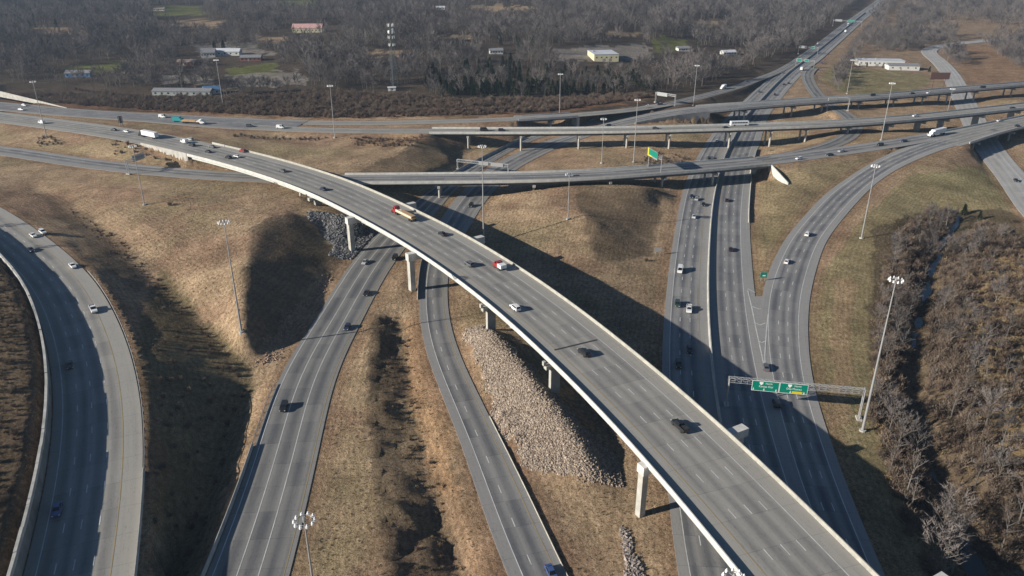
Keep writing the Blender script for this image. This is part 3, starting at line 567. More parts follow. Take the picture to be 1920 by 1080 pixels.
# ------------------------------------------------------------------ bridges
def bridge(k, name, label, piers, ng=5, gd=1.7, par=True, fascia=FASC, ends=(True, True)):
    r = RD[k]; a, b = BR[k]; root = empty(name, r.pos(np.array(a)) * (1, 1, 0)); tag(root, label, 'bridge')
    inv = Matrix.Translation(-root.location)
    def own(o): o.parent = root; o.matrix_parent_inverse = inv; return o
    hwm = lambda e: (lambda s: r.half(s) + e); hwn = lambda e: (lambda s: -r.half(s) - e)
    own(pave(k, a, b, 'deck_surface', None)).name = 'deck_surface'
    own(sweep_obj('deck_slab', r, a, b, [(hwn(.42), -.36), (hwn(.42), -.62), (hwm(.42), -.62), (hwm(.42), -.36)], CONC2))
    if par:
        for sg in (-1, 1):
            f = lambda e: (lambda s: sg * (r.half(s) + e))
            own(sweep_obj('parapet', r, a, b, [(f(-.02), -.34), (f(.12), .25), (f(.17), .98), (f(.42), .98), (f(.47), -.34)], fascia if (k != 'F' or sg < 0) else PARA))  # flyover's sun-facing left parapet gets the brightened colour
    for g in range(ng):
        fr = -1 + 2 * (g + .5) / ng; w = .28
        own(sweep_obj('girder', r, a, b, [(lambda s: fr * r.half(s) * 1.02 - w, -.64), (lambda s: fr * r.half(s) * 1.02 + w, -.64), (lambda s: fr * r.half(s) * 1.02 + w, -.62 - gd), (lambda s: fr * r.half(s) * 1.02 - w, -.62 - gd)], GIRD if k == 'F' else GIRDD, step=6))
    for px, py, typ, *tgt in piers:
        q = at(px, py, 0); d = np.hypot(r.P[:, 0] - q[0], r.P[:, 1] - q[1]); s = r.s[int(d.argmin())]
        p = r.pos(np.array(s)); h = r.head(s); hw = r.half(s); n = np.array([math.sin(h), -math.cos(h)])
        if typ == 'straddle':
            top, ch, L, cw = p[2] - .12, 2.9, 2 * hw + 10.6, 2.4; cols = [(-hw - 2.4, 2.0, 2.2), (hw + 5.2, 2.0, 2.2)]; p = p + np.array([n[0], n[1], 0]) * 1.5; cols = [(o_ - 1.5, w_, t_) for o_, w_, t_ in cols]
        elif typ == 'rect':
            top, ch, L, cw = p[2] - .62 - gd, 1.3, 2 * hw + 1.2, 1.6; cols = [(-hw * .78, 3.0, 1.3), (0, 3.0, 1.3), (hw * .78, 3.0, 1.3)]
        elif typ == 'wall':
            top, ch, L, cw = p[2] - .62 - gd, 1.4, 2 * hw + .6, 1.7; cols = [(-hw * .62, 3.4, 1.5), (hw * .62, 3.4, 1.5)]
        elif typ == 'single':
            top, ch, L, cw = p[2] - .62 - gd, 1.5, 2 * hw - .6, 1.6; cols = [(-.3, 4.2, 1.4)]
        else:
            top, ch, L, cw = p[2] - .62 - gd, 1.2, 2 * hw + .4, 1.4
            cols = [(-hw * .72, 1.25, 1.25), (0, 1.25, 1.25), (hw * .72, 1.25, 1.25)] if hw > 9 else [(-hw * .55, 1.3, 1.3), (hw * .55, 1.3, 1.3)]
        if tgt:       # skewed straddle bent: from the left column to the far cap end
            a_, b_ = tgt; v_ = b_ - a_; L = np.linalg.norm(v_); n = v_ / L; h = math.atan2(n[0], -n[1]); c_ = (a_ + b_) / 2; p = np.array([c_[0], c_[1], p[2]]); cols = [(-L / 2 + 1.0, 1.6, 1.7), (L / 2 - 1.6, 1.6, 1.7)]; ch = 2.3
        cap = own(MB().box((p[0], p[1], top - ch / 2), (cw, L, ch), h).build('pier_cap', FASC if typ == 'straddle' else CONC))
        for off, w, t in cols:
            x, y = p[0] + n[0] * off, p[1] + n[1] * off; g0 = float(ground(x, y)) - 1.2
            c = MB()
            if typ == 'column': c.tube((x, y, g0), (x, y, top - ch + .05), w / 2, n=14)
            else: c.box((x, y, (g0 + top - ch) / 2 + .02), (t, w, top - ch - g0 + .04), h)
            o = c.build('column', CONC2 if typ == 'wall' else CONC); o.parent = cap
    for e, s in zip(ends, (a, b)):
        if not e: continue
        p = r.pos(np.array(s)); h = r.head(s); hw = r.half(s); sg = -1 if s == a else 1
        x, y = p[0] + math.cos(h) * sg * .5, p[1] + math.sin(h) * sg * .5
        own(MB().box((x, y, (p[2] - .64 + p[2] - 9) / 2), (1.6, 2 * hw + .7, 8.4), h).build('abutment', CONC))
    return root, own
lc_ = at(1198, 963, 0)[:2] - np.array([.6, .4]); rt_ = at(1398, 797, 14.2)[:2]; r0_ = at(1778, 1074, 14.2)[:2]
fly, own_f = bridge('F', 'flyover_bridge', 'tall curving concrete flyover sweeping across the whole scene on slender piers', [(1765,1180,'straddle', r0_ - (rt_ - lc_), r0_),(1198,963,'straddle', lc_, rt_),(1052,747,'rect'),(930,633,'rect'),(763,547,'straddle'),(650,473,'straddle'),(640,408,'wall')], ng=6, gd=1.7, ends=(False, True))
r = F_
for s in (F_.sat(1075, 642, 15.2),): 
    V, Fq, _ = strip(r, s - .35, s + .35, -.66 * 11.6, .58 * 11.6, .035); own_f(link('expansion_joint', npmesh('expansion_joint', V, Fq, mat('joint_rubber', (.03, .03, .032), .9))))
for px, py in ((905, 572), (1022, 678), (600, 360)):
    s = F_.sat(px + 12, py - 10, 15); p = F_.pos(np.array(s), -12.5, -1.6); own_f(MB().box(p, (1.0, .8, 1.3), F_.head(s)).build('drain_box', CONC))
s1 = BR['F'][1]   # parapet runs on along the approach wall
f = lambda e: (lambda s: -F_.half(s) - e)
own_f(sweep_obj('approach_wall', F_, s1 + .4, s1 + 46, [(f(.0), -.3), (f(.1), .3), (f(.15), 1.05), (f(.5), 1.05), (f(.52), -7)], CONC))
f2 = lambda e: (lambda s: F_.half(s) + e)
own_f(sweep_obj('approach_wall', F_, s1 + .4, s1 + 12, [(f2(.0), -.3), (f2(.1), .3), (f2(.15), 1.05), (f2(.5), 1.05), (f2(.52), -5)], CONC))
low, own_d = bridge('D', 'lower_overbridge', 'lower concrete overbridge crossing beneath the flyover and over the main road', [(822,371,'column'),(1003,363,'column'),(1132,357,'column'),(1230,351,'column'),(1343,352,'column')], ng=5, gd=1.5)
s1 = BR['D'][1]; p = D_.pos(np.array(s1)); h = D_.head(s1)
wv = []
n = np.array([math.sin(h), -math.cos(h)]); a0 = p[:2] + n * 7.9; a1 = at(1477, 348, 2.2)[:2]; d_ = (a1 - a0) / np.linalg.norm(a1 - a0); th = np.array([-d_[1], d_[0]]) * .55; zb = p[2]
own_d(MB().add([(*a0, zb + .2), (*a1, 3.6), (*a1, -1.5), (*a0, -1.5), (*(a0 + th), zb + .2), (*(a1 + th), 3.6), (*(a1 + th), -1.5), (*(a0 + th), -1.5)], [(0, 1, 2, 3), (7, 6, 5, 4), (0, 4, 5, 1), (1, 5, 6, 2), (3, 2, 6, 7), (0, 3, 7, 4)]).build('wing_wall', FASC))
bridge('G', 'upper_overbridge', 'long narrow upper bridge on many white columns above the main road', [(885,276,'column'),(979,279,'column'),(1082,276,'column'),(1163,270,'column'),(1254,282,'column'),(1364,279,'column'),(1444,275,'column'),(1503,270,'column'),(1567,260,'column'),(1640,254,'single'),(1704,250,'single'),(1752,246,'single'),(1809,237,'single'),(1872,228,'single')], ng=4, gd=1.4, ends=(True, False))
ib, own_i = bridge('C', 'third_overbridge', 'farthest overbridge with walled left end and short dark columns', [(1397,228,'column'),(1470,216,'column'),(1527,212,'column'),(1584,204,'column'),(1638,196,'column'),(1697,193,'column'),(1745,189,'column'),(1790,183,'column'),(1842,174,'column')], ng=4, gd=1.3, ends=(True, False))
s0 = BR['C'][0]
own_i(sweep_obj('approach_wall', C_, s0 - 62, s0 - .4, [(lambda s: C_.half(s) + .0, -.3), (lambda s: C_.half(s) + .12, 1.0), (lambda s: C_.half(s) + .45, 1.0), (lambda s: C_.half(s) + .5, -9.5)], CONC2))
bridge('H', 'small_ramp_bridge', 'short ramp bridge by the brush with one pale column', [(1020,240,'single')], ng=3, gd=1.2)
bridge('E', 'right_street_bridge', 'wide bridge at the right edge over the pale street', [(1838,287,'column'),(1900,266,'column')], ng=6, gd=1.4, ends=(True, False))

# ------------------------------------------------------------------ walls, barriers, guardrails
def barrier(rd, a, b, off, name, label, hgt=1.05, m=CONC, w=.6, cat='barrier', group=None):
    f = lambda e: (lambda s: off(s) + e)
    o = sweep_obj(name, rd, a, b, [(f(-w / 2), -.3), (f(-w * .42), .12), (f(-w * .2), .4), (f(-w * .14), hgt), (f(w * .14), hgt), (f(w * .2), .4), (f(w * .42), .12), (f(w / 2), -.3)], m, step=8)
    return tag(o, label, cat, group)
barrier(ML, 0, 1500, lambda s: -.05 * ML.half(s), 'median_barrier', 'long concrete median barrier dividing the main road', 1.35, CONC2, 1.0)
barrier(ML, ML.sat(1404, 418, 0), ML.sat(1421, 280, 0), lambda s: ML.half(s) - .5, 'shoulder_barrier', 'concrete barrier along the main road shoulder below the lower bridge abutment', 1.1, CONC2, .6)
barrier(B_, B_.sat(420, 1000, 0) - 140, B_.sat(485, 840, 0), lambda s: -B_.half(s) - .5, 'ramp_barrier', 'concrete barrier on the gully side of the inner ramp', 1.2, CONC, .6)
barrier(B_, B_.sat(862, 328, 0), B_.sat(985, 260, 0), lambda s: -B_.half(s) - .6, 'slope_wall', 'low dark-faced wall between ramp and embankment under the upper bridge', 1.5, CONC2, .7, 'wall')
barrier(C_, C_.sat(812, 560, 0), C_.sat(822, 480, 0), lambda s: -C_.half(s) - .5, 'pier_barrier', 'short concrete barrier beside the narrow ramp under the flyover', 1.1, CONC2, .5)
barrier(A_, A_.sat(180, 905), A_.s[-1], lambda s: -A_.half(s) - .3, 'curve_parapet', 'concrete parapet at the near end of the walled curve', 1.1, CONC2, .5)
barrier(C_, C_.s[0], C_.sat(900, 780, 0), lambda s: C_.half(s) + .05, 'ramp_kerb', 'low pale kerb along the yellow-line side of the narrow ramp', .15, PARA, .25, 'kerb')
def guardrail(rd, a, b, off, label):
    st = np.arange(a, b, 3.8); p0 = rd.pos(np.array(a), off(a)); root = empty('guardrail', (p0[0], p0[1], p0[2] - .1)); tag(root, label, 'guardrail', 'steel guardrails'); inv = Matrix.Translation(-root.location)
    f = lambda e: (lambda s: off(s) + e)
    o = sweep_obj('beam', rd, a, b, [(f(-.05), .42), (f(.03), .5), (f(-.05), .58), (f(.03), .66), (f(-.05), .74), (f(.06), .74), (f(.1), .58), (f(.06), .42)], GALV, step=3.8); o.parent = root; o.matrix_parent_inverse = inv
    me = MB().box((0, 0, .2), (.16, .2, 1.1)).mesh('post', mat('timber_post', (.16, .12, .08), .9))
    for s in st:
        q = rd.pos(np.array(s), off(s) + (.16 if off(s) > 0 else -.16)); o = link('post', me, root); o.location = Vector(q) - root.location; o.rotation_euler = (0, 0, rd.head(s))
guardrail(A_, A_.sat(155, 515), A_.sat(181, 897), lambda s: -A_.half(s) - .45, 'steel guardrail on timber posts along the outer edge of the walled curve')
guardrail(B_, B_.sat(482, 842, 0), B_.sat(540, 722, 0), lambda s: -B_.half(s) - .6, 'short steel guardrail joining the concrete barrier beside the gully')
# stepped retaining wall along the left curve
rw = empty('retaining_wall', A_.pos(np.array(0.0)) * (1, 1, 0)); tag(rw, 'tall stepped retaining wall shading half of the curving road', 'wall'); inv = Matrix.Translation(-rw.location)
s = 0.0; kk = 0
while s < A_.s[-1] - 8:
    e = s + 7.4; hgt = 5.0 + .1 * (kk % 2) + .08 * math.sin(kk * 1.7)
    f = lambda d: (lambda q: A_.half(q) + d)
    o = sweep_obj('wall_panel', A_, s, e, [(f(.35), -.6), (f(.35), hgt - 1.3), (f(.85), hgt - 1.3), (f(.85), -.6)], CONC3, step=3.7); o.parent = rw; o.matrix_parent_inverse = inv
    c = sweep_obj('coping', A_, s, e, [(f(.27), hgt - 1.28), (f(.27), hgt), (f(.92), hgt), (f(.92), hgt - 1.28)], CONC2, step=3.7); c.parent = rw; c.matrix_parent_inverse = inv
    s = e + .02; kk += 1
wl = [at(x_, y_, 11.5) for x_, y_ in ((-200,150),(-80,165),(0,178),(60,189),(125,201))]; sw_ = empty('noise_wall', (wl[0][0], wl[0][1], 0)); tag(sw_, 'white wall above the far carriageway at the left edge', 'wall')
wh = [5.2, 4.6, 3.8, 2.2, .4]
for a_, b_ in zip(wl[:-1], wl[1:]):
    d_ = b_ - a_; L_n = np.hypot(d_[0], d_[1]); c_ = (a_ + b_) / 2; u_ = np.array([-d_[1], d_[0]]) / L_n * .25; h0_, h1_ = wh.pop(0), wh[0]; o_ = np.array([wl[0][0], wl[0][1]]); pa, pb = a_[:2] - o_, b_[:2] - o_; MB().add([(*(pa - u_), 10), (*(pb - u_), 10), (*(pb + u_), 10), (*(pa + u_), 10), (*(pa - u_), 10.8 + h0_), (*(pb - u_), 10.8 + h1_), (*(pb + u_), 10.8 + h1_), (*(pa + u_), 10.8 + h0_)], [(0, 1, 5, 4), (1, 2, 6, 5), (2, 3, 7, 6), (3, 0, 4, 7), (4, 5, 6, 7)]).build('wall_panel', CONC, sw_)
# gore chevrons between main road and right exit
def quad_line(pts, w, name, m, z=.13):
    mb = MB()
    for (a, b) in zip(pts[:-1], pts[1:]):
        a = np.array(a[:2]); b = np.array(b[:2]); d = (b - a) / np.linalg.norm(b - a); n = np.array([-d[1], d[0]]) * w / 2
        mb.add([(*(a - n), z), (*(b - n), z), (*(b + n), z), (*(a + n), z)], [(0, 1, 2, 3)])
    return mb.build(name, m)
gore = MB(); gl = [(1433.5,692),(1428,665),(1418,620),(1410,580),(1404,556)]; gr = [(1434.5,692),(1434,665),(1437,620),(1441,580),(1445,556)]
gp = [at(x, y, 0)[:2] for x, y in gl] + [at(x, y, 0)[:2] for x, y in gr[::-1]]
gpav = link('gore_pavement', npmesh('gore_pavement', [(*p, .11) for p in gp], [[i, i + 1, 8 - i, 9 - i] for i in range(4)], SURF['R'])); set_uv(gpav.data, [(p[0], p[1]) for p in gp]); set_uv(gpav.data, [(1.2, 0) for p in gp], 'Across'); tag(gpav, 'chevron-striped gore nose between main road and exit', 'road', kind='structure')
q = lambda x, y: at(x, y, 0)
for pts in ([(1409,575),(1424,580),(1440,575.5)], [(1416,606),(1425,610),(1435,606)], [(1423,640),(1428,643),(1434,640.5)], [(1402,542),(1416,549)], [(1433.5,692),(1428,665),(1418,620),(1410,580),(1402,545)], [(1434.5,692),(1434,665),(1437,620),(1441,580),(1448,545)]):
    quad_line([q(*p) for p in pts], .32, 'gore_stripe', WHITE, .135).parent = gpav

# ------------------------------------------------------------------ high-mast lights
LMESH = MB().tube((0, 0, -.25), (0, 0, .1), .28, .25, 10).tube((0, 0, .1), (0, 0, .42), .18, .08, 8).mesh('luminaire', LUM)
RINGM = None
def ringmesh():
    mb = MB(); n = 20
    for k in range(n):
        a0, a1 = 2 * math.pi * k / n, 2 * math.pi * (k + 1) / n; mb.tube((1.25 * math.cos(a0), 1.25 * math.sin(a0), 0), (1.25 * math.cos(a1), 1.25 * math.sin(a1), 0), .07, n=5, cap=False)
    for k in range(3):
        a = 2 * math.pi * k / 3; mb.tube((0, 0, .1), (1.25 * math.cos(a), 1.25 * math.sin(a), 0), .05, n=4)
    mb.tube((0, 0, -.3), (0, 0, .7), .3, .22, 10); return mb.mesh('light_ring', GALV)
RINGM = ringmesh()
def mast(b, t, label, base=None, hgt=None):
    B = hit(*b) if base is None else np.array(base)
    if hgt is None:
        hgt = min(np.linspace(8, 60, 521), key=lambda h: abs(topx(B[0], B[1], B[2] + h)[1] - t[1]))
    root = empty('high_mast_light', B); tag(root, label, 'light mast', 'high-mast lights of the interchange')
    MB().tube((0, 0, .4), (0, 0, hgt), .31 * hgt / 36, .12, 12).build('pole', GALV, root)
    MB().tube((0, 0, -1), (0, 0, .45), .9, n=12).build('foundation', CONC2, root)
    ring = link('light_ring', RINGM, root, (0, 0, hgt - .35))
    for k in range(10):
        a = 2 * math.pi * (k + .3) / 10; link('luminaire', LMESH, ring, (1.62 * math.cos(a), 1.62 * math.sin(a), -.05))
for b, t, lb in (((1617,808),(1683,522),'tall white light mast beside the overhead sign at the scrub edge'), ((453,622),(422,415),'light mast standing on the point of the grassy mound'), ((1615,447),(1642,310),'light mast on the grass outside the right exit curve'),
    ((1065,411),(1066,326),'light mast on the knoll in front of the lower overbridge'), ((1128,306),(1129,222),'left of two light masts between lower and upper bridges'), ((1188,304),(1193,186),'right and taller of two light masts between lower and upper bridges'),
    ((1049,213),(1052,138),'light mast at the brush edge behind the small ramp bridge'), ((628,258),(620,160),'light mast on the grass strip below the north ramp'), ((418,196),(408,112),'light mast in the red brush left of the cell tower'), ((87,256),(60,152),'leftmost light mast beside the far left carriageway'),
    ((271,384),(247,273),'light mast on tan grass below the cantilever sign at left'), ((1300,198),(1307,122),'light mast where the far ramp meets the third bridge'), ((1652,263),(1673,155),'light mast between the right bridges near the joining ramps'), ((1588,176),(1594,112),'light mast behind the third bridge beside the loop ramp'), ((1776,212),(1785,166),'light mast between the two upper bridges near the street'), ((907,455),(905,273),'slim light mast rising out of the flyover shadow in the centre')):
    mast(b, t, lb)
p = at(570, 972, 38); mast(None, None, 'nearest light mast cut off by the bottom edge beside the inner ramp', (p[0], p[1], float(ground(p[0], p[1]))), 38 - float(ground(p[0], p[1])))
p = at(1377, 1079, 33); mast(None, None, 'light mast head peeping out at the flyover edge near the bottom', (p[0], p[1], float(ground(p[0], p[1]))), 33 - float(ground(p[0], p[1])))

# ------------------------------------------------------------------ signs
def text_mesh(body, size, m):
    cu = bpy.data.curves.new('lettering', 'FONT'); cu.body = body; cu.size = size; cu.align_x = 'CENTER'; cu.align_y = 'CENTER'; cu.resolution_u = 2; cu.extrude = .01
    o = bpy.data.objects.new('tmp', cu); COL.objects.link(o); me = bpy.data.meshes.new_from_object(o.evaluated_get(bpy.context.evaluated_depsgraph_get())); bpy.data.objects.remove(o)
    me.materials.clear(); me.materials.append(m); me.name = 'lettering'; return me
def truss(a, b, w=1.2, h=1.3, r=.06):
    a = Vector(a); b = Vector(b); d = (b - a); L = d.length; d.normalize(); n = Vector((-d.y, d.x, 0)).normalized() * w / 2; up = Vector((0, 0, h / 2)); mb = MB()
    cor = [n + up, -n + up, -n - up, n - up]
    for c in cor: mb.tube(a + c, b + c, r * 1.3, n=5)
    k = max(2, int(L / 1.7))
    for i in range(k):
        p, q_ = a + d * (L * i / k), a + d * (L * (i + 1) / k)
        for c0, c1 in zip(cor, cor[1:] + cor[:1]):
            mb.tube(p + c0, q_ + c1, r, n=4, cap=False); mb.tube(p + c0, p + c1, r, n=4, cap=False)
    return mb
def gantry(P0, P1, zt, label, panels, posts=(1, 1), face=-1, name='sign_gantry'):
    """truss from P0 to P1 (x, y) at height zt; panels: (along0, along1, z0, z1, face material, content)"""
    P0 = np.array(P0[:2]); P1 = np.array(P1[:2]); g0 = float(ground(*P0)); g1 = float(ground(*P1)); L = np.linalg.norm(P1 - P0); ang = math.atan2(*(P1 - P0)[::-1])
    root = empty(name, (P0[0], P0[1], 0), ang); tag(root, label, 'sign gantry')
    truss((0, 0, zt), (L, 0, zt)).build('truss', GALV, root)
    for on, x, g in ((posts[0], .3, g0), (posts[1], L - .3, g1)):
        if on:
            m = MB()
            for y in (-.6, .6): m.tube((x, y, g - .5), (x, y, zt + .7), .17, n=8)
            for zz in np.arange(g + 1, zt, 1.6): m.tube((x, -.6, zz), (x, .6, zz + 1.2), .06, n=4)
            m.build('post', GALV, root); MB().box((x, 0, g + .1), (1.4, 2.4, .9)).build('footing', CONC, root)
    for x0, x1, z0, z1, fm, content in panels:
        y = face * .95; w, hh = x1 - x0, z1 - z0
        pn = MB().box(((x0 + x1) / 2, y, (z0 + z1) / 2), (w, .08, hh)).build('sign_panel', SIGNB, root)
        yf = y + face * .055; MB().box(((x0 + x1) / 2, yf, (z0 + z1) / 2), (w - .04, .02, hh - .04)).build('sign_face', SIGNW if fm == SIGNG else fm, pn)
        if fm == SIGNG: MB().box(((x0 + x1) / 2, yf + face * .015, (z0 + z1) / 2), (w - .28, .02, hh - .28)).build('green_face', SIGNG, pn)
        for it in content:
            kind, x, z, sz = it[:4]; yy = yf + face * .04
            if kind == 'text': o = link('lettering', text_mesh(it[4], sz, SIGNW), pn); o.location = (x0 + x * w, yy, z0 + z * hh); o.rotation_euler = (math.pi / 2, 0, 0 if face < 0 else math.pi)
            elif kind == 'shield': MB().prism([(sz * a_, sz * b_) for a_, b_ in ((-.5, .5), (.5, .5), (.5, 0), (0, -.55), (-.5, 0))], -.02, .02).build('route_shield', SIGNW, pn, (x0 + x * w, yy, z0 + z * hh)).rotation_euler = (math.pi / 2, 0, 0)
            elif kind == 'arrow': MB().add([(-.1 * sz, 0, .5 * sz), (.1 * sz, 0, .5 * sz), (.1 * sz, 0, 0), (.32 * sz, 0, 0), (0, 0, -.5 * sz), (-.32 * sz, 0, 0), (-.1 * sz, 0, 0)], [(0, 1, 2, 6), (3, 4, 5)]).build('arrow', SIGNW, pn, (x0 + x * w, yy, z0 + z * hh))
            elif kind == 'yellow': MB().box((x0 + x * w, yy, z0 + z * hh), (sz, .02, it[4])).build('yellow_panel', SIGNY, pn)
            elif kind == 'bar': MB().box((x0 + x * w, yy, z0 + z * hh), (sz, .02, it[4])).build('border_bar', SIGNW, pn)
    return root
ZT = 8.6
P1 = hit(1612, 786); P0 = at(1366, 711, ZT)
Lg = np.linalg.norm(P1[:2] - P0[:2])
def along(px, py, z): return float(np.dot(at(px, py, z)[:2] - P0[:2], (P1 - P0)[:2]) / Lg)
g0 = along(1411, 722, ZT); g2 = along(1515, 726, ZT); g1 = g0 + (g2 - g0) * .49
gantry(P0, P1, ZT, 'overhead truss with two big green signs across the shaded main road', [
    (g0, g1, 6.3, 9.6, SIGNG, [('shield', .34, .74, 1.0), ('text', .62, .76, .75, 'North'), ('text', .52, .46, .8, 'Kansas City'), ('arrow', .07, .16, .8), ('arrow', .46, .17, .8), ('arrow', .9, .17, .8)]),
    (g1 + .05, g2, 6.3, 9.6, SIGNG, [('shield', .36, .74, 1.0), ('text', .64, .76, .75, 'North'), ('text', .52, .47, .85, 'Des Moines'), ('yellow', .64, .14, (g2 - g1) * .36, .75), ('arrow', .4, .15, .8), ('arrow', .88, .15, .8)])], posts=(1, 1))
def ml_gantry(px, py, f0, f1, label, panels, zt=7.5):
    s = ML.sat(px, py, 0); h = ML.half(s); gantry(ML.pos(np.array(s), f0 * h), ML.pos(np.array(s), f1 * h), zt, label, panels, posts=(1, 1))
ml_gantry(1512, 128, -.1, 1.35, 'far green sign gantry just before the loop ramp exit', [(.8, 5.6, 6.4, 9.2, SIGNG, []), (8.5, 12.5, 6.4, 8.8, SIGNG, [])])
ml_gantry(1535, 103, -1.35, .3, 'far gantry with grey sign back left of the median and green sign right', [(1, 9, 6.4, 9.2, SIGNB, []), (14, 17.5, 6.4, 9.2, SIGNG, [])])
ml_gantry(1604, 50, -1.9, 1.5, 'farthest green gantry spanning both main road directions', [(3, 13, 6.6, 9.8, SIGNB, []), (21, 31, 6.6, 9.4, SIGNG, [])], 8)
def rd_gantry(rd, px, py, o0, o1, label, zt, panels, posts=(1, 1), face=-1):
    s = rd.sat(px, py); gantry(rd.pos(np.array(s), o0), rd.pos(np.array(s), o1), zt, label, panels, posts, face)
rd_gantry(B_, 880, 322, -8, 24, 'pale sign truss seen from behind, over the ramps between lower and upper bridges', 5.6, [(14, 20, 4.6, 6.8, SIGNB, []), (21.5, 29, 4.6, 6.8, SIGNB, [])])
rd_gantry(L_, 1565, 207, -6, 10, 'pale gantry beside the loop ramp behind the third bridge', 12.5, [(2, 9, 11.2, 13.8, SIGNB, [])])
rd_gantry(B_, 1248, 196, -12, 6, 'pale gantry over the far ramp at the brush line', 14, [(2, 11, 12.5, 15.2, SIGNB, [])])
rd_gantry(D_, 262, 320, 10, -5, 'cantilever sign truss over the lower road at left, seen from behind', 14.5, [(6, 15, 12.8, 16.4, mat('sign_back_blue_grey', (.20, .25, .28), .5), [])], (1, 0), 1)
# sign standing on the lower bridge: big panel facing along the deck
s = D_.sat(1238, 326); b0 = D_.pos(np.array(s), 7.9); b1 = D_.pos(np.array(s), -8.2); h = D_.head(s); root = empty('bridge_sign', b0, h); tag(root, 'green sign with yellow edge on a frame above the lower overbridge', 'sign')
MB().tube((0, 0, -1), (0, 0, 10.2), .2, n=8).tube((0, 15.6, -1), (0, 15.6, 10.2), .2, n=8).build('post', GALV, root); truss((0, 0, 8.2), (0, 15.6, 8.2), 1.0, 1.2).build('truss', GALV, root)
pn = MB().box((-.8, 9.2, 8.6), (.1, 11, 4.2)).build('sign_panel', SIGNB, root); MB().box((-.87, 9.2, 8.9), (.02, 10.6, 3.2)).build('green_face', SIGNG, pn); MB().box((-.87, 12.6, 6.9), (.02, 3.8, .7)).build('yellow_panel', SIGNY, pn)
MB().box((-.82, 14.9, 8.6), (.16, 1.3, 4.3)).build('yellow_edge', SIGNY, pn)
def post_sign(px, py, w, hh, z0, m, label, rz=0, name='road_sign', posts=2, back=SIGNB, pm=GALV, arrow=False):
    p = hit(px, py); root = empty(name, p, rz); tag(root, label, 'sign')
    for x in ((-w * .3, w * .3) if posts == 2 else (0,)): MB().tube((x, 0, -.5), (x, 0, z0 + hh * .9), .09 if hh < 4 else .25, n=6).build('post', pm, root)
    pn = MB().box((0, -.12, z0 + hh / 2), (w, .08, hh)).build('sign_panel', back, root)
    MB().box((0, -.175, z0 + hh / 2), (w - .06, .02, hh - .06)).build('sign_face', m, pn)
    if arrow: MB().box((.2, -.2, z0 + hh * .35), (w * .45, .02, hh * .2), 0).build('white_mark', SIGNW, pn)
post_sign(1430, 527, 2.6, 2.2, 1.6, SIGNG, 'small green exit sign in the gore grass', arrow=True)
post_sign(1233, 478, 3.2, 1.8, 1.6, SIGNB, 'grey-backed sign on the verge left of the main road')
post_sign(228, 236, 2.6, 4.5, 1.8, DARKM, 'dark sign on the grass strip between the left carriageways', rz=.3)
post_sign(1758, 166, 17, 6.0, 8, RUST, 'dark rust-brown billboard on posts behind the third bridge', name='billboard', back=RUST, pm=RUST)
# ------------------------------------------------------------------ vehicles
PAINT = {n: mat('car_paint_' + n, c, .32, metal=.0, coat=.6) for n, c in dict(white=(.78, .78, .77), black=(.018, .018, .02), grey=(.11, .115, .125), silver=(.42, .43, .44), red=(.30, .02, .02), blue=(.05, .09, .22), navy=(.02, .03, .07), teal=(.02, .26, .28), green=(.03, .06, .05), brown=(.10, .06, .04)).items()}
GLASS = mat('tinted_glass', (.012, .014, .017), .08); TYRE = mat('tyre_rubber', (.02, .02, .02), .9); LAMP = mat('headlight_clear', (.75, .75, .72), .2); TAIL = mat('taillight_red', (.35, .01, .01), .3)
TRAILER = mat('trailer_white', (.72, .73, .74), .5, var=.06, scale=.5); LUMBER = mat('stacked_lumber', (.42, .27, .13), .85, var=.25, scale=1.2); LOADY = mat('pale_timber_wrap', (.62, .53, .38), .8, var=.12, scale=.6); CHASSIS = mat('chassis_black', (.03, .03, .03), .7)
def loft(rings):
    mb = MB(); n = len(rings[0]); V = [p for r_ in rings for p in r_]; F = []
    for i in range(len(rings) - 1):
        for j in range(n): F.append((i * n + j, i * n + (j + 1) % n, (i + 1) * n + (j + 1) % n, (i + 1) * n + j))
    F += [tuple(range(n))[::-1], tuple((len(rings) - 1) * n + j for j in range(n))]; return mb.add(V, F)
def body_ring(x, zb, zt, w, wt): zm = zb + (zt - zb) * .55; return [(x, -w * .93, zb), (x, w * .93, zb), (x, w, zm), (x, wt, zt), (x, -wt, zt), (x, -w, zm)]
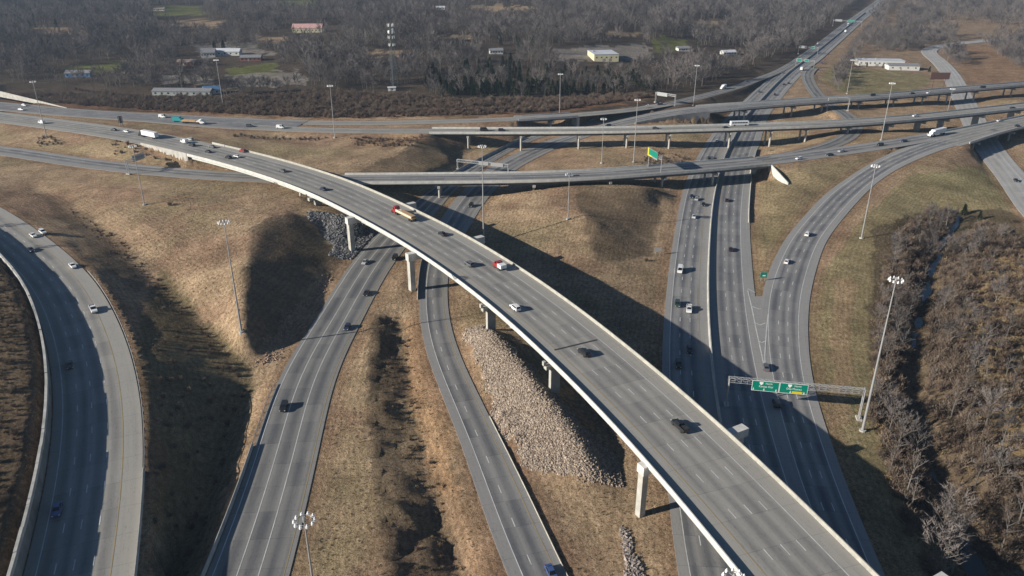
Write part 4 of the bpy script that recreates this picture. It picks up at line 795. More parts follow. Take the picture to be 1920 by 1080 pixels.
CSPEC = {   # body stations (x, zbottom, ztop, half width, top half width); cabin (x0,x1,z0,hw0, X0,X1,z1,hw1)
    'sedan': ([(-2.4,.42,.82,.78,.68),(-2.25,.27,.98,.9,.78),(-1.2,.2,1.0,.92,.84),(1.0,.2,.98,.92,.84),(2.05,.24,.84,.9,.76),(2.4,.4,.64,.78,.62)], (-1.75,1.05,.95,.82,-1.0,.25,1.44,.60), 1.42, .33),
    'suv': ([(-2.35,.5,1.0,.85,.75),(-2.25,.34,1.14,.95,.85),(-1.2,.28,1.14,.96,.88),(1.1,.28,1.12,.96,.88),(2.1,.32,1.0,.94,.82),(2.4,.5,.8,.82,.7)], (-2.25,1.2,1.1,.87,-2.0,.45,1.74,.68), 1.45, .38),
    'hatch': ([(-2.0,.42,.9,.78,.7),(-1.9,.27,1.02,.88,.78),(-.9,.2,1.02,.9,.82),(.9,.2,.98,.9,.82),(1.8,.24,.84,.88,.74),(2.1,.4,.66,.76,.62)], (-1.9,1.0,.98,.8,-1.55,.2,1.5,.6), 1.28, .32),
    'pickup': ([(-2.8,.55,1.12,.9,.84),(-2.7,.42,1.18,.98,.92),(-.6,.36,1.18,.99,.92),(1.4,.36,1.16,.99,.92),(2.5,.4,1.08,.97,.86),(2.8,.55,.9,.86,.76)], (-.75,1.35,1.14,.9,-.55,.7,1.88,.7), 1.75, .41),
    'van': ([(-2.7,.5,1.3,.95,.9),(-2.6,.35,1.4,1.0,.95),(-1,.3,1.4,1.0,.95),(1.6,.3,1.35,1.0,.94),(2.4,.35,1.05,.96,.84),(2.7,.5,.85,.86,.74)], (-2.6,1.9,1.3,.94,-2.5,1.1,2.35,.84), 1.7, .37)}
VEH = {}
def protos(kind):
    st, (a0, a1, z0, w0, b0, b1, z1, w1), wb, wr = CSPEC[kind]; parts = []
    mb = loft([body_ring(*q_) for q_ in st])
    mb.add([(a0, -w0, z0), (a1, -w0, z0), (a1, w0, z0), (a0, w0, z0), (b0, -w1, z1), (b1, -w1, z1), (b1, w1, z1), (b0, w1, z1)], [(4, 5, 6, 7), (0, 1, 5, 4), (1, 2, 6, 5), (2, 3, 7, 6), (3, 0, 4, 7)])
    if kind == 'pickup':
        for y in (-.9, .9): mb.box((-1.75, y, 1.28), (2.0, .1, .22))
        mb.box((-2.72, 0, 1.28), (.1, 1.7, .22))
    parts.append(('body', mb.mesh('body', PAINT['white']), True))
    P = lambda x, y, z: Vector((x, y, z))
    def pane(nm, c, t0=.1, t1=.1, s0=.12, s1=.12, e=.018):
        a, b, c_, d = [Vector(v) for v in c]; n = (b - a).cross(d - a).normalized() * e; L = lambda p, q_, t: p + (q_ - p) * t
        bl, br, tr, tl = L(a, b, t0), L(a, b, 1 - t1), L(d, c_, 1 - t1), L(d, c_, t0); q4 = [L(bl, tl, s0) + n, L(br, tr, s0) + n, L(br, tr, 1 - s1) + n, L(bl, tl, 1 - s1) + n]
        parts.append((nm, MB().add(q4, [(0, 1, 2, 3)]).mesh(nm, GLASS), False))
    pane('windshield', (P(a1, -w0, z0), P(a1, w0, z0), P(b1, w1, z1), P(b1, -w1, z1)), .05, .05, .05, .08)
    if kind != 'van': pane('rear_window', (P(a0, w0, z0), P(a0, -w0, z0), P(b0, -w1, z1), P(b0, w1, z1)), .08, .08, .08, .12)
    t = .62 if kind == 'van' else .06
    pane('side_window', (P(a0, -w0, z0), P(a1, -w0, z0), P(b1, -w1, z1), P(b0, -w1, z1)), t, .06, .1, .12); pane('side_window', (P(a1, w0, z0), P(a0, w0, z0), P(b0, w1, z1), P(b1, w1, z1)), .06, t, .1, .12)
    if kind == 'pickup': parts.append(('cargo_bed', MB().box((-1.75, 0, 1.192), (1.96, 1.66, .02)).mesh('cargo_bed', CHASSIS), False))
    xf, xr, hw = st[-1][0], st[0][0], st[2][3]
    for y in (-1, 1):
        parts.append(('headlight', MB().box((xf - .1, y * (st[-1][3] - .14), st[-1][2] - .02), (.24, .3, .14)).mesh('headlight', LAMP), False))
        parts.append(('taillight', MB().box((xr + .08, y * (st[0][3] - .12), st[0][2] - .04), (.2, .26, .18)).mesh('taillight', TAIL), False))
    for sx in (-1, 1):
        for y in (-1, 1): parts.append(('wheel', MB().tube((sx * wb, y * (hw - .22), wr), (sx * wb, y * (hw + .01), wr), wr, n=14).mesh('wheel', TYRE), False))
    VEH[kind] = parts
for k in CSPEC: protos(k)
def axle(parts, x, w=1.22, r=.5):
    for y in (-1, 1): parts.append(('wheel', MB().tube((x, y * (w - .5), r), (x, y * w, r), r, n=14).mesh('wheel', TYRE), False))
def cab(parts, x, roof=3.3, col=True):
    mb = loft([body_ring(x - 1.3, .6, roof - .5, 1.2, 1.15), body_ring(x - 1.2, .55, roof, 1.22, 1.1), body_ring(x + .3, .55, roof, 1.22, 1.08), body_ring(x + .75, .55, 1.9, 1.2, 1.08), body_ring(x + 2.1, .6, 1.6, 1.1, .95), body_ring(x + 2.4, .7, 1.2, 1.0, .9)])
    parts.append(('cab', mb.mesh('cab', PAINT['white']), True)); parts.append(('windshield', MB().add([(x + .71, -.98, 2.02), (x + .71, .98, 2.02), (x + .4, .98, roof - .42), (x + .4, -.98, roof - .42)], [(0, 1, 2, 3)]).mesh('windshield', GLASS), False))
    for y in (-1, 1):
        parts.append(('side_window', MB().box((x - .1, y * 1.2, 2.3), (.9, .04, .7)).mesh('side_window', GLASS), False)); parts.append(('headlight', MB().box((x + 2.38, y * .75, 1.0), (.1, .3, .2)).mesh('headlight', LAMP), False))
def semi(kind):
    p = []; cab(p, 6.3); axle(p, 7.9); axle(p, 5.0); axle(p, 3.8); axle(p, -6.0); axle(p, -7.2)
    p.append(('chassis', MB().box((0, 0, 1.05), (15.5, 1.0, .3)).mesh('chassis', CHASSIS), False))
    if kind == 'box': p.append(('trailer', MB().box((-1.9, 0, 2.65), (13.4, 2.55, 2.8)).mesh('trailer', TRAILER), False)); p.append(('rear_door', MB().box((-8.62, 0, 2.65), (.05, 2.3, 2.6)).mesh('rear_door', SIGNW), False))
    else:
        p.append(('flatbed', MB().box((-1.9, 0, 1.38), (13.4, 2.5, .22)).mesh('flatbed', LUMBER), False))
        p.append(('load_stack', MB().box((-1.6, .93, 1.9), (12.6, .5, .8)).mesh('load_stack', LOADY), False)); p.append(('load_stack', MB().box((-2.8, -.35, 1.9), (9.8, 1.7, .8)).mesh('load_stack', LUMBER), False)); p.append(('load_stack', MB().box((3.6, -.2, 1.75), (2.2, 1.6, .5)).mesh('load_stack', TRAILER), False))
    VEH['semi_' + kind] = p
semi('box'); semi('flat')
def boxtruck(bl, bh, nm, bm):
    p = []; cab(p, bl / 2 + .9, 2.7); axle(p, bl / 2 + 1.9, 1.1, .45); axle(p, -bl / 2 + 1.2, 1.1, .45)
    p.append(('chassis', MB().box((.4, 0, .8), (bl + 2, .9, .3)).mesh('chassis', CHASSIS), False)); p.append(('cargo_box', MB().box((-.4, 0, .98 + bh / 2), (bl, 2.4, bh)).mesh('cargo_box', bm), False)); VEH[nm] = p
boxtruck(5.6, 2.5, 'box_truck', TRAILER); boxtruck(2.6, 1.3, 'service_truck', TRAILER); boxtruck(5.6, 2.5, 'box_truck_teal', PAINT['teal'])
def bus():
    p = [('body', loft([body_ring(-6, .5, 2.9, 1.2, 1.1), body_ring(-5.9, .4, 3.1, 1.25, 1.15), body_ring(5.8, .4, 3.1, 1.25, 1.15), body_ring(6, .5, 2.7, 1.2, 1.1)]).mesh('body', PAINT['white']), True)]
    for y in (-1, 1):
        for k in range(6): p.append(('side_window', MB().box((-4.6 + k * 1.75, y * 1.255, 2.2), (1.45, .03, .75)).mesh('side_window', GLASS), False))
    p.append(('windshield', MB().box((6.0, 0, 2.0), (.05, 2.0, 1.1)).mesh('windshield', GLASS), False)); axle(p, 3.8, 1.25, .48); axle(p, -3.6, 1.25, .48); VEH['bus'] = p
bus()
CATS = dict(service_truck='truck', sedan='car', suv='car', hatch='car', pickup='pickup', van='van', semi_box='truck', semi_flat='truck', box_truck='truck', box_truck_teal='truck', bus='bus')
NAMES = dict(service_truck='service_truck', sedan='sedan_car', suv='suv_car', hatch='hatchback_car', pickup='pickup_truck', van='van', semi_box='semi_truck', semi_flat='flatbed_truck', box_truck='box_truck', box_truck_teal='box_truck', bus='bus')
def vehicle(rk, px, py, kind, colour, label, back=False, group=None, z=None, turn=0):
    r = RD[rk]; s = r.sat(px, py, z)
    for _ in range(6):
        zz = float(np.interp(s, r.s, r.P[:, 2])) + .6; q_ = at(px, py, zz); d = np.hypot(r.P[:, 0] - q_[0], r.P[:, 1] - q_[1]); s = r.s[int(d.argmin())]
    zz = float(np.interp(s, r.s, r.P[:, 2])); q_ = at(px, py, zz + .6); h = r.head(s) + (math.pi if back else 0) + turn
    root = empty(NAMES[kind], (q_[0], q_[1], zz + .035), h); tag(root, label, CATS[kind], group or 'vehicles on the interchange')
    for nm, me, painted in VEH[kind]:
        o = link(nm, me, root)
        if painted: o.material_slots[0].link = 'OBJECT'; o.material_slots[0].material = PAINT[colour]
    return root
FV = 'vehicles on the flyover'; MV = 'vehicles on the main road'; LV = 'vehicles on the left carriageways'
for a in (
    ('F',606,354,'sedan','navy','dark blue sedan alone at the narrow left part of the flyover',0,FV), ('F',757,404,'semi_flat','red','red truck hauling a flatbed of pale timber over the flyover',0,FV), ('F',829,438,'sedan','black','black sedan behind the timber truck on the flyover',0,FV),
    ('F',880,495,'suv','grey','dark grey car left of the small red-cab truck on the flyover',0,FV), ('F',940,503,'service_truck','red','small red-cab truck with low white box on the flyover',0,FV), ('F',966,577,'suv','white','white suv in the middle of the flyover',0,FV), ('F',1095,661,'suv','black','black suv just past the dark joint on the flyover',0,FV), ('F',1275,799,'pickup','black','black pickup nearest the camera on the flyover',0,FV),
    ('F',345,266,'van','white','white van among dark cars at the flyover left end',0,FV), ('F',360,272,'suv','black','black suv beside the white van at the flyover left end',0,FV), ('F',357,261,'suv','silver','silver suv behind the white van at the flyover left end',0,FV), ('F',390,284,'sedan','black','black sedan nearer the left parapet where the flyover begins',0,FV), ('F',398,275,'sedan','grey','grey sedan in the middle lane where the flyover begins',0,FV), ('F',428,295,'suv','black','black suv next to a white car where the flyover begins',0,FV), ('F',444,293,'sedan','white','white sedan next to a black suv where the flyover begins',0,FV), ('F',455,283,'suv','red','red suv in the right lane where the flyover begins',0,FV), ('F',530,320,'sedan','grey','low grey sedan between the red suv and the blue sedan on the flyover',0,FV),
    ('F',213,243,'sedan','black','black sedan ahead of the white semi on the left carriageway',0,LV), ('F',237,246,'sedan','white','white sedan just ahead of the white semi on the left carriageway',0,LV), ('F',278,256,'semi_box','black','black tractor pulling a long white trailer at the flyover approach',0,LV), ('F',78,230,'van','white','white van alone on the left carriageway under the leftmost mast',0,LV),
    ('U',40,205,'sedan','white','white sedan nearest the left edge on the far carriageway',0,LV), ('U',46,197,'hatch','white','white hatchback beyond the white sedan at the far left',0,LV), ('U',305,219,'van','white','white van ahead of the teal truck on the far carriageway',0,LV), ('U',333,227,'box_truck_teal','teal','teal box truck on the far carriageway',0,LV), ('U',363,230,'semi_flat','white','white truck with low trailer behind the teal truck',0,LV), ('G',468,236,'suv','black','black suv right of the white low-trailer truck',0,LV), ('G',526,239,'van','white','white van on the strip leading to the upper bridge',0,LV),
    ('D',1070,328,'suv','silver','silver suv crossing the lower overbridge',0), ('D',1498,297,'hatch','white','white hatchback right of the lower bridge abutment',1), ('D',1556,290,'sedan','black','black sedan between white and silver cars on the lower ramp',1), ('D',1578,283,'sedan','silver','silver sedan on the lower ramp by the loop ramp nose',1), ('D',1650,271,'suv','black','black suv on the lower ramp left of the white semi',1), ('D',1695,264,'sedan','navy','navy sedan just left of the white semi at right',1), ('E',1756,252,'semi_box','white','white semi with grey-shaded trailer near the right bridge',1), ('E',1873,226,'sedan','white','white sedan on the right bridge',1), ('E',1907,236,'sedan','black','black sedan nearest the right edge on the right bridge',1),
    ('G',908,244,'van','black','black van at the left end of the upper bridge',0), ('G',941,244,'suv','black','black suv following the black van on the upper bridge',0), ('G',1229,240,'sedan','grey','grey sedan mid way on the upper bridge',0), ('G',1362,239,'sedan','black','black sedan just left of the bus on the upper bridge',0), ('G',1386,234,'bus','white','white bus on the upper bridge above the main road',0), ('G',1717,217,'sedan','white','white sedan on the right part of the upper bridge',0), ('G',1899,203,'suv','black','black suv near the right edge on the upper bridge',0),
    ('C',1636,178,'suv','black','black suv on the third bridge above the loop ramp',1), ('C',1710,175,'sedan','black','black sedan on the third bridge left of a white car',1), ('C',1742,174,'sedan','white','white sedan on the third bridge near the billboard',1), ('C',1842,165,'van','black','black van on the third bridge over the street',1),
    ('B',1215,198,'sedan','white','white sedan where the far ramp splits',1), ('B',1237,197,'van','black','black van behind the white sedan where the far ramp splits',1), ('B',1108,226,'suv','black','black suv on the low ramp under the north ramp',1), ('C',1140,236,'suv','navy','navy suv climbing towards the third bridge',1), ('B',1357,165,'box_truck','white','white box truck on the far ramp left of the main road',1), ('B',1398,152,'sedan','grey','grey sedan behind the white box truck on the far ramp',1),
    ('ML',1424,172,'sedan','black','black sedan beyond the third bridge left of the median',1,MV), ('ML',1467,136,'sedan','navy','navy sedan farther up left of the median',1,MV), ('ML',1533,82,'van','white','white van far up the main road left of the median',1,MV), ('ML',1590,47,'box_truck','white','white truck at the farthest gantry',1,MV), ('ML',1470,158,'sedan','black','left of two black cars close together right of the median',0,MV), ('ML',1479,156,'sedan','black','right of two black cars close together right of the median',0,MV), ('ML',1453,177,'suv','black','black suv just beyond the third bridge right of the median',0,MV), ('ML',1503,131,'box_truck','white','white box truck at the loop ramp exit',0,MV), ('ML',1585,60,'box_truck','white','white truck far up right of the median',0,MV), ('ML',1541,118,'pickup','blue','blue pickup beside the near green gantry far up the road',0,MV),
    ('ML',1344,264,'sedan','white','white sedan emerging from the upper bridge shadow',1,MV), ('ML',1330,298,'sedan','black','left of two black cars above the lower bridge',1,MV), ('ML',1341,299,'sedan','black','right of two black cars above the lower bridge',1,MV), ('ML',1297,368,'sedan','navy','navy sedan first below the lower bridge shadow',1,MV), ('ML',1306,373,'hatch','silver','silver hatchback between two dark cars below the lower bridge',1,MV), ('ML',1319,383,'sedan','black','black sedan nearest the median of three cars below the lower bridge',1,MV), ('ML',1301,406,'sedan','white','white sedan alone on the left half of the main road',1,MV), ('ML',1363,375,'sedan','black','black sedan right of the median below the lower bridge',0,MV), ('ML',1370,467,'sedan','black','black sedan alone right of the median beside the gore',0,MV), ('ML',1275,507,'van','white','white van on the left half of the main road',1,MV), ('ML',1270,570,'suv','green','dark green suv beside the white pickup at the flyover shadow edge',1,MV), ('ML',1292,580,'pickup','white','white pickup at the flyover shadow edge',1,MV), ('ML',1293,655,'sedan','black','dark sedan inside the flyover shadow nearer the median',1,MV), ('ML',1272,683,'suv','black','dark suv inside the flyover shadow by the left shoulder',1,MV), ('R',1437,688,'sedan','grey','grey sedan at the tip of the gore',0,MV), ('R',1456,756,'suv','black','black suv in the shadow below the green signs',0,MV),
    ('R',1514,439,'suv','white','white suv upper of two on the right exit curve',0), ('R',1475,490,'sedan','white','white sedan lower of two on the right exit curve',0),
    ('B',740,483,'suv','black','black suv tucked behind the flyover pier on the inner ramp',1), ('B',684,491,'sedan','silver','dark silver sedan crossing the pier shadow on the inner ramp',1), ('B',687,549,'sedan','black','black sedan between the pier shadow and the thin mast shadow',1), ('B',651,613,'hatch','navy','navy hatchback on the thin mast shadow on the inner ramp',1), ('B',532,763,'suv','black','big black suv nearest the camera on the inner ramp',1), ('C',883,385,'suv','black','black suv on the ramps below the lower bridge shadow',1), ('C',1034,1074,'sedan','blue','blue car cut off at the bottom edge on the narrow ramp',1),
    ('A',62,441,'sedan','white','left of two white cars side by side on the walled curve',0), ('A',80,435,'suv','white','right of two white cars side by side on the walled curve',0), ('A',58,468,'sedan','navy','dark car at the upper end of the wall shadow',0), ('A',136,498,'sedan','white','white sedan by the branch shadows on the walled curve',0), ('A',175,580,'pickup','white','white pickup passing the start of the guardrail',0), ('A',130,684,'sedan','black','black sedan deep in the wall shadow',0), ('A',107,955,'sedan','blue','blue sedan in the wall shadow nearest the camera',0),
    ('S',1905,338,'sedan','black','black sedan on the pale street at the right edge',1)):
    vehicle(a[0], a[1], a[2], a[3], a[4], a[5], bool(a[6]), a[7] if len(a) > 7 else None)
# ------------------------------------------------------------------ buildings, tower
BWHITE = mat('white_siding', (.62, .62, .58), .8, var=.1, scale=.4); BCREAM = mat('cream_wall', (.62, .57, .36), .8, var=.08, scale=.3); ROOFW = mat('white_metal_roof', (.55, .57, .60), .5, var=.12, scale=.12); ROOFG = mat('grey_shingle_roof', (.20, .20, .21), .9, var=.2, scale=.6); ROOFB = mat('brown_shingle_roof', (.26, .20, .17), .9, var=.2, scale=.6); ROOFP = mat('pink_tile_roof', (.50, .29, .27), .85, var=.15, scale=.6); BLUE = mat('blue_tarp_siding', (.08, .18, .34), .7); BRICK = mat('red_brick_wall', (.24, .10, .08), .9, var=.2, scale=.8); WIN = mat('dark_window', (.02, .025, .03), .15); DOOR = mat('door_grey', (.3, .3, .3), .7)
def house(px, py, L, W, H, rz, label, wall, roof, rh=2.2, flat=False, nwin=5, loc=None, doors=1):
    p = hit(px, py) if loc is None else np.array([*loc, float(ground(*loc))]); root = empty('warehouse' if flat else 'house', p, rz); tag(root, label, 'building')
    MB().box((0, 0, H / 2 - .5), (L, W, H + 1)).build('wall', wall, root)
    if flat:
        MB().box((0, 0, H + .15), (L + .6, W + .6, .3)).build('roof', roof, root)
        for k in range(max(1, int(L / 16))): MB().box((-L * .35 + k * 13, W * .1, H + .9), (2.4, 2, 1.2)).build('roof_unit', GALV, root)
    else:
        e = .5; mb = MB(); z0 = H - .05
        mb.add([(-L / 2 - e, -W / 2 - e, z0), (L / 2 + e, -W / 2 - e, z0), (L / 2 + e, W / 2 + e, z0), (-L / 2 - e, W / 2 + e, z0), (-L / 2 - e, 0, z0 + rh), (L / 2 + e, 0, z0 + rh)], [(0, 1, 5, 4), (2, 3, 4, 5), (1, 2, 5), (3, 0, 4), (3, 2, 1, 0)]); mb.build('roof', roof, root)
        MB().box((L * .2, W * .15, H + rh * .9), (.9, .9, 2)).build('chimney', BRICK, root)
    wm = MB().box((0, 0, 0), (1.5, .08, 1.2)).mesh('window', WIN)
    for sy in (-1, 1):
        for k in range(nwin): link('window', wm, root, (-L / 2 + L * (k + .5) / nwin + .01, sy * (W / 2 + .03), H * .55))
    for k in range(doors): MB().box((-L * .1 + k * L * .25, -W / 2 - .05, 1.15), (1.2 if not flat else 3.2, .1, 2.3)).build('door', DOOR, root)
    return root
house(1648, 122, 46, 16, 5.5, -.12, 'long white warehouse with pale roof beside the green field', BWHITE, ROOFW, flat=True, nwin=10, doors=3); house(1690, 130, 30, 14, 4.5, -.1, 'low white shed with grey roof in front of the long warehouse', BWHITE, ROOFG, rh=2, nwin=4)
house(1130, 110, 26, 34, 6.5, .12, 'cream flat-roofed building in a clearing of the bare wood', BCREAM, ROOFW, flat=True, nwin=5, doors=2); house(1280, 95, 14, 9, 3.2, .2, 'small white house among trees left of the main road', BWHITE, ROOFG); house(1365, 102, 16, 9, 3, .25, 'pale house nearest the far main road edge of the wood', BWHITE, ROOFW)
house(578, 60, 36, 14, 5, .05, 'pink-roofed long house high up in the wood', BCREAM, ROOFP, rh=5, nwin=8); house(392, 106, 14, 11, 4.6, .2, 'white-gabled house with steep roof left of the cul-de-sac', BWHITE, ROOFG, rh=4); house(425, 103, 30, 11, 4, .02, 'long pale-roofed house behind the white-gabled house', BWHITE, ROOFW, rh=3); house(352, 122, 18, 10, 3.4, -.1, 'brick house with brown roof left of the bare thicket', BRICK, ROOFB); house(472, 113, 20, 11, 3.4, .1, 'grey-roofed house with brown front by the green lawn', BRICK, ROOFG); house(345, 177, 46, 10, 3.2, -.03, 'long low grey-green building at the edge of the red brush', mat('grey_green_siding', (.33, .36, .34), .8, var=.1), ROOFG, rh=2, nwin=9); house(398, 175, 12, 10, 3.6, .5, 'low building with blue roof behind the light mast', BWHITE, BLUE, rh=2.6, nwin=2)
house(150, 143, 22, 9, 3.4, .05, 'house with blue end wall beside the far lawn', BLUE, ROOFG, rh=2.4); house(300, 20, 16, 10, 3, .1, 'far small house in the clearing near the top edge', BWHITE, ROOFB); house(930, 100, 14, 9, 3.4, .15, 'small dark-roofed house left of the cream building', BWHITE, ROOFG); house(735, 170, 6, 4, 2.8, .1, 'small white equipment shelter at the foot of the lattice tower', BWHITE, ROOFW, rh=.6, nwin=1); house(826, 18, 14, 9, 3.4, .1, 'far white house under the top edge centre', BWHITE, ROOFW, nwin=3); house(640, 8, 16, 10, 3.4, .2, 'far pale house near the top edge', BCREAM, ROOFW, nwin=3); house(1095, 28, 14, 9, 3.2, .1, 'far pale house in the wood right of centre', BWHITE, ROOFG, nwin=3)
# lattice cell tower
p = hit(739, 160); hgt = min(np.linspace(20, 120, 500), key=lambda h: abs(topx(p[0], p[1], p[2] + h)[1] - 44)); root = empty('cell_tower', p); tag(root, 'tall lattice cell tower with antenna rings above the bare wood', 'tower')
TW = mat('tower_steel_dark', (.08, .095, .10), .6); R0, R1 = 3.6, 1.1
leg = lambda k, t: Vector(((R0 + (R1 - R0) * t) * math.cos(2.0944 * k + .5), (R0 + (R1 - R0) * t) * math.sin(2.0944 * k + .5), hgt * t))
for k in range(3): MB().tube(leg(k, -.01), leg(k, 1), .26, .16, 6).build('leg', TW, root)
mb = MB(); n = 22
for i in range(n):
    for k in range(3): a, b_ = leg(k, i / n), leg((k + 1) % 3, (i + 1) / n); mb.tube(a, b_, .11, n=4, cap=False); mb.tube(leg(k, (i + 1) / n), b_, .1, n=4, cap=False)
mb.build('bracing', TW, root)
am = MB().box((0, 0, 0), (.35, .45, 2.2)).mesh('antenna', SIGNW)
for zt in (.97, .86, .78, .66):
    rg = MB()
    for k in range(12): a = 2 * math.pi * k / 12; a2 = 2 * math.pi * (k + 1) / 12; rg.tube((2.4 * math.cos(a), 2.4 * math.sin(a), 0), (2.4 * math.cos(a2), 2.4 * math.sin(a2), 0), .07, n=4)
    ro = rg.build('antenna_ring', TW, root, (0, 0, hgt * zt))
    for k in range(6): a = 2 * math.pi * k / 6; link('antenna', am, ro, (2.7 * math.cos(a), 2.7 * math.sin(a), .2), a)
for z_, a in ((.87, 3.6), (.9, -.4)): MB().tube((1.6 * math.cos(a), 1.6 * math.sin(a), hgt * z_), (2.2 * math.cos(a), 2.2 * math.sin(a), hgt * z_), 1.3, 1.0, 14).build('dish', SIGNW, root)
MB().tube((0, 0, hgt * .99), (0, 0, hgt + 6), .06, n=5).build('lightning_rod', TW, root)
# ------------------------------------------------------------------ vegetation
def veg_mat(name, c0, c1, rough=.9):
    m = bpy.data.materials.new(name); m.use_nodes = True; nt = m.node_tree; b = nt.nodes['Principled BSDF']; b.inputs['Roughness'].default_value = rough; b.inputs['Specular IOR Level'].default_value = .1
    oi = nd(nt, 'ShaderNodeObjectInfo'); r_ = nd(nt, 'ShaderNodeValToRGB'); r_.color_ramp.elements[0].color = (*c0, 1); r_.color_ramp.elements[1].color = (*c1, 1)
    nt.links.new(oi.outputs['Random'], r_.inputs[0]); nt.links.new(r_.outputs[0], b.inputs['Base Color']); return m
BARK = veg_mat('grey_bark', (.10, .09, .08), (.20, .185, .17)); TWIG = veg_mat('bare_twigs', (.062, .057, .057), (.225, .195, .182)); NEEDLE = veg_mat('evergreen_foliage', (.022, .034, .018), (.05, .062, .03)); CEDARB = mat('cedar_bark', (.12, .08, .06), .9)
SHR1 = veg_mat('red_brown_stems', (.12, .082, .064), (.20, .145, .11)); SHR2 = veg_mat('dry_tan_brush', (.20, .145, .085), (.33, .25, .15)); SHR3 = veg_mat('grey_brush', (.115, .086, .068), (.215, .165, .125))
def blade(mb, a, d, L, w, rnd):
    d = d.normalized(); u = d.cross(Vector((rnd.uniform(-1, 1), rnd.uniform(-1, 1), rnd.uniform(-1, 1))))
    if u.length < 1e-3: u = d.orthogonal()
    u.normalize(); mid = a + d * (L * .5) + Vector((0, 0, L * .04)); mb.add([a - u * w, a + u * w, a + d * L], [(0, 1, 2)])
def bare_tree(seed, H=11.0, spread=4.6, n1=8, n2=6, n3=9, tw=.075):
    rnd = random.Random(seed); tr = MB(); cr = MB(); lean = Vector((rnd.uniform(-.06, .06), rnd.uniform(-.06, .06), 1)); top = lean * (H * .72); base = lean * (H * .22)
    tr.tube((0, 0, -.6), base, .2 * H / 11, .15 * H / 11, 7, False); tr.tube(base, top, .15 * H / 11, .03, 5, False)
    for i in range(n1):
        t = .2 + .55 * (i + rnd.random()) / n1; a0 = lean * (H * t); az = i * 2.4 + rnd.uniform(-.5, .5); el = rnd.uniform(.35, .95) + .35 * t; L1 = spread * (1.15 - .62 * abs(t - .38) / .5) * rnd.uniform(.75, 1.1)
        d1 = Vector((math.cos(az) * math.cos(el), math.sin(az) * math.cos(el), math.sin(el))); e1 = a0 + d1 * L1; m1 = a0 + d1 * (L1 * .55) + Vector((0, 0, .15 * L1)) * .4
        tr.tube(a0, m1, .085 * H / 11, .055 * H / 11, 4, False); tr.tube(m1, e1 + Vector((0, 0, .12 * L1)), .055 * H / 11, .02, 4, False)
        for j in range(n2):
            u = .3 + .7 * (j + rnd.random()) / n2; a2 = a0 + (e1 - a0) * u + Vector((0, 0, .1 * L1 * u)); d2 = (d1 + Vector((rnd.uniform(-.9, .9), rnd.uniform(-.9, .9), rnd.uniform(-.2, .9)))).normalized(); L2 = spread * rnd.uniform(.28, .5); blade(cr, a2, d2, L2, .045, rnd)
            for k in range(n3):
                a3 = a2 + d2 * (L2 * rnd.uniform(.2, 1)); d3 = d2 + Vector((rnd.uniform(-1, 1), rnd.uniform(-1, 1), rnd.uniform(-.5, 1))); blade(cr, a3, d3, spread * rnd.uniform(.14, .30), tw, rnd)
    return tr.mesh('trunk', BARK), cr.mesh('crown', TWIG)
def cedar(seed, H=9.0, W=2.6):
    rnd = random.Random(seed); tr = MB().tube((0, 0, -.5), (0, 0, H * .9), .2, .03, 6, False); cr = MB()
    for i in range(620):
        t = rnd.random() ** .8; z = H * (.06 + .94 * t); r0 = W * (1 - t) ** .75 * (.75 + .35 * math.sin(seed + i * .7 + 5 * t)) + .12; a = rnd.uniform(0, 6.283); rr = r0 * math.sqrt(rnd.uniform(.25, 1)); p = Vector((rr * math.cos(a), rr * math.sin(a), z)); d = Vector((math.cos(a), math.sin(a), rnd.uniform(-.2, .8))); blade(cr, p - d * .3, d, rnd.uniform(.7, 1.3), rnd.uniform(.22, .4), rnd)
    return tr.mesh('trunk', CEDARB), cr.mesh('crown', NEEDLE)
def shrub(seed, H, W, n, m, w=.05):
    rnd = random.Random(seed); st = MB(); cr = MB()
    for i in range(n):
        a = rnd.uniform(0, 6.283); k = rnd.random(); d = Vector((math.cos(a) * W * k, math.sin(a) * W * k, H * rnd.uniform(.45, 1) * (1 - .4 * k))); b0 = Vector((rnd.uniform(-.3, .3) * W, rnd.uniform(-.3, .3) * W, -.15)); blade(cr, b0, d, d.length, w, rnd)
        for q_ in range(4): blade(cr, b0 + d * rnd.uniform(.4, .95), d.normalized() + Vector((rnd.uniform(-1, 1), rnd.uniform(-1, 1), rnd.uniform(-.3, .9))), H * rnd.uniform(.16, .34), w * 1.1, rnd)
    return cr.mesh('brush', m)
BT = [bare_tree(i, H=11 + .5 * (i % 3), spread=5.0 + .35 * (i % 4), n1=9, n2=7, n3=10) for i in range(6)]; SAP = [bare_tree(20 + i, H=10, spread=2.7, n1=9, n2=4, n3=5, tw=.035) for i in range(3)]; CE = [cedar(i, 8.5 + i, 2.5) for i in range(3)]
def tree(name, meshes, p, sc, rz, label, group, cat='tree'):
    o = empty(name, (p[0], p[1], p[2]), rz); o.scale = (sc, sc, sc * random.uniform(.92, 1.1)); tag(o, label, cat, group)
    link('trunk', meshes[0], o); link('crown', meshes[1], o); return o
def candidates(y0, y1, sp, k, xl=None):
    out = []
    y = y0
    while y < y1:
        s = sp + (y - y0) * k; w = .72 * y + 90; n = int(2 * w / s); x = -w + s * (np.arange(n) + rng.uniform(-.45, .45, n)); out.append(np.stack([x, y + s * rng.uniform(-.45, .45, n)], 1)); y += s
    P = np.vstack(out); z = ground(P[:, 0], P[:, 1]); px, py = topx(P[:, 0], P[:, 1], z); return P[:, 0], P[:, 1], z, px, py
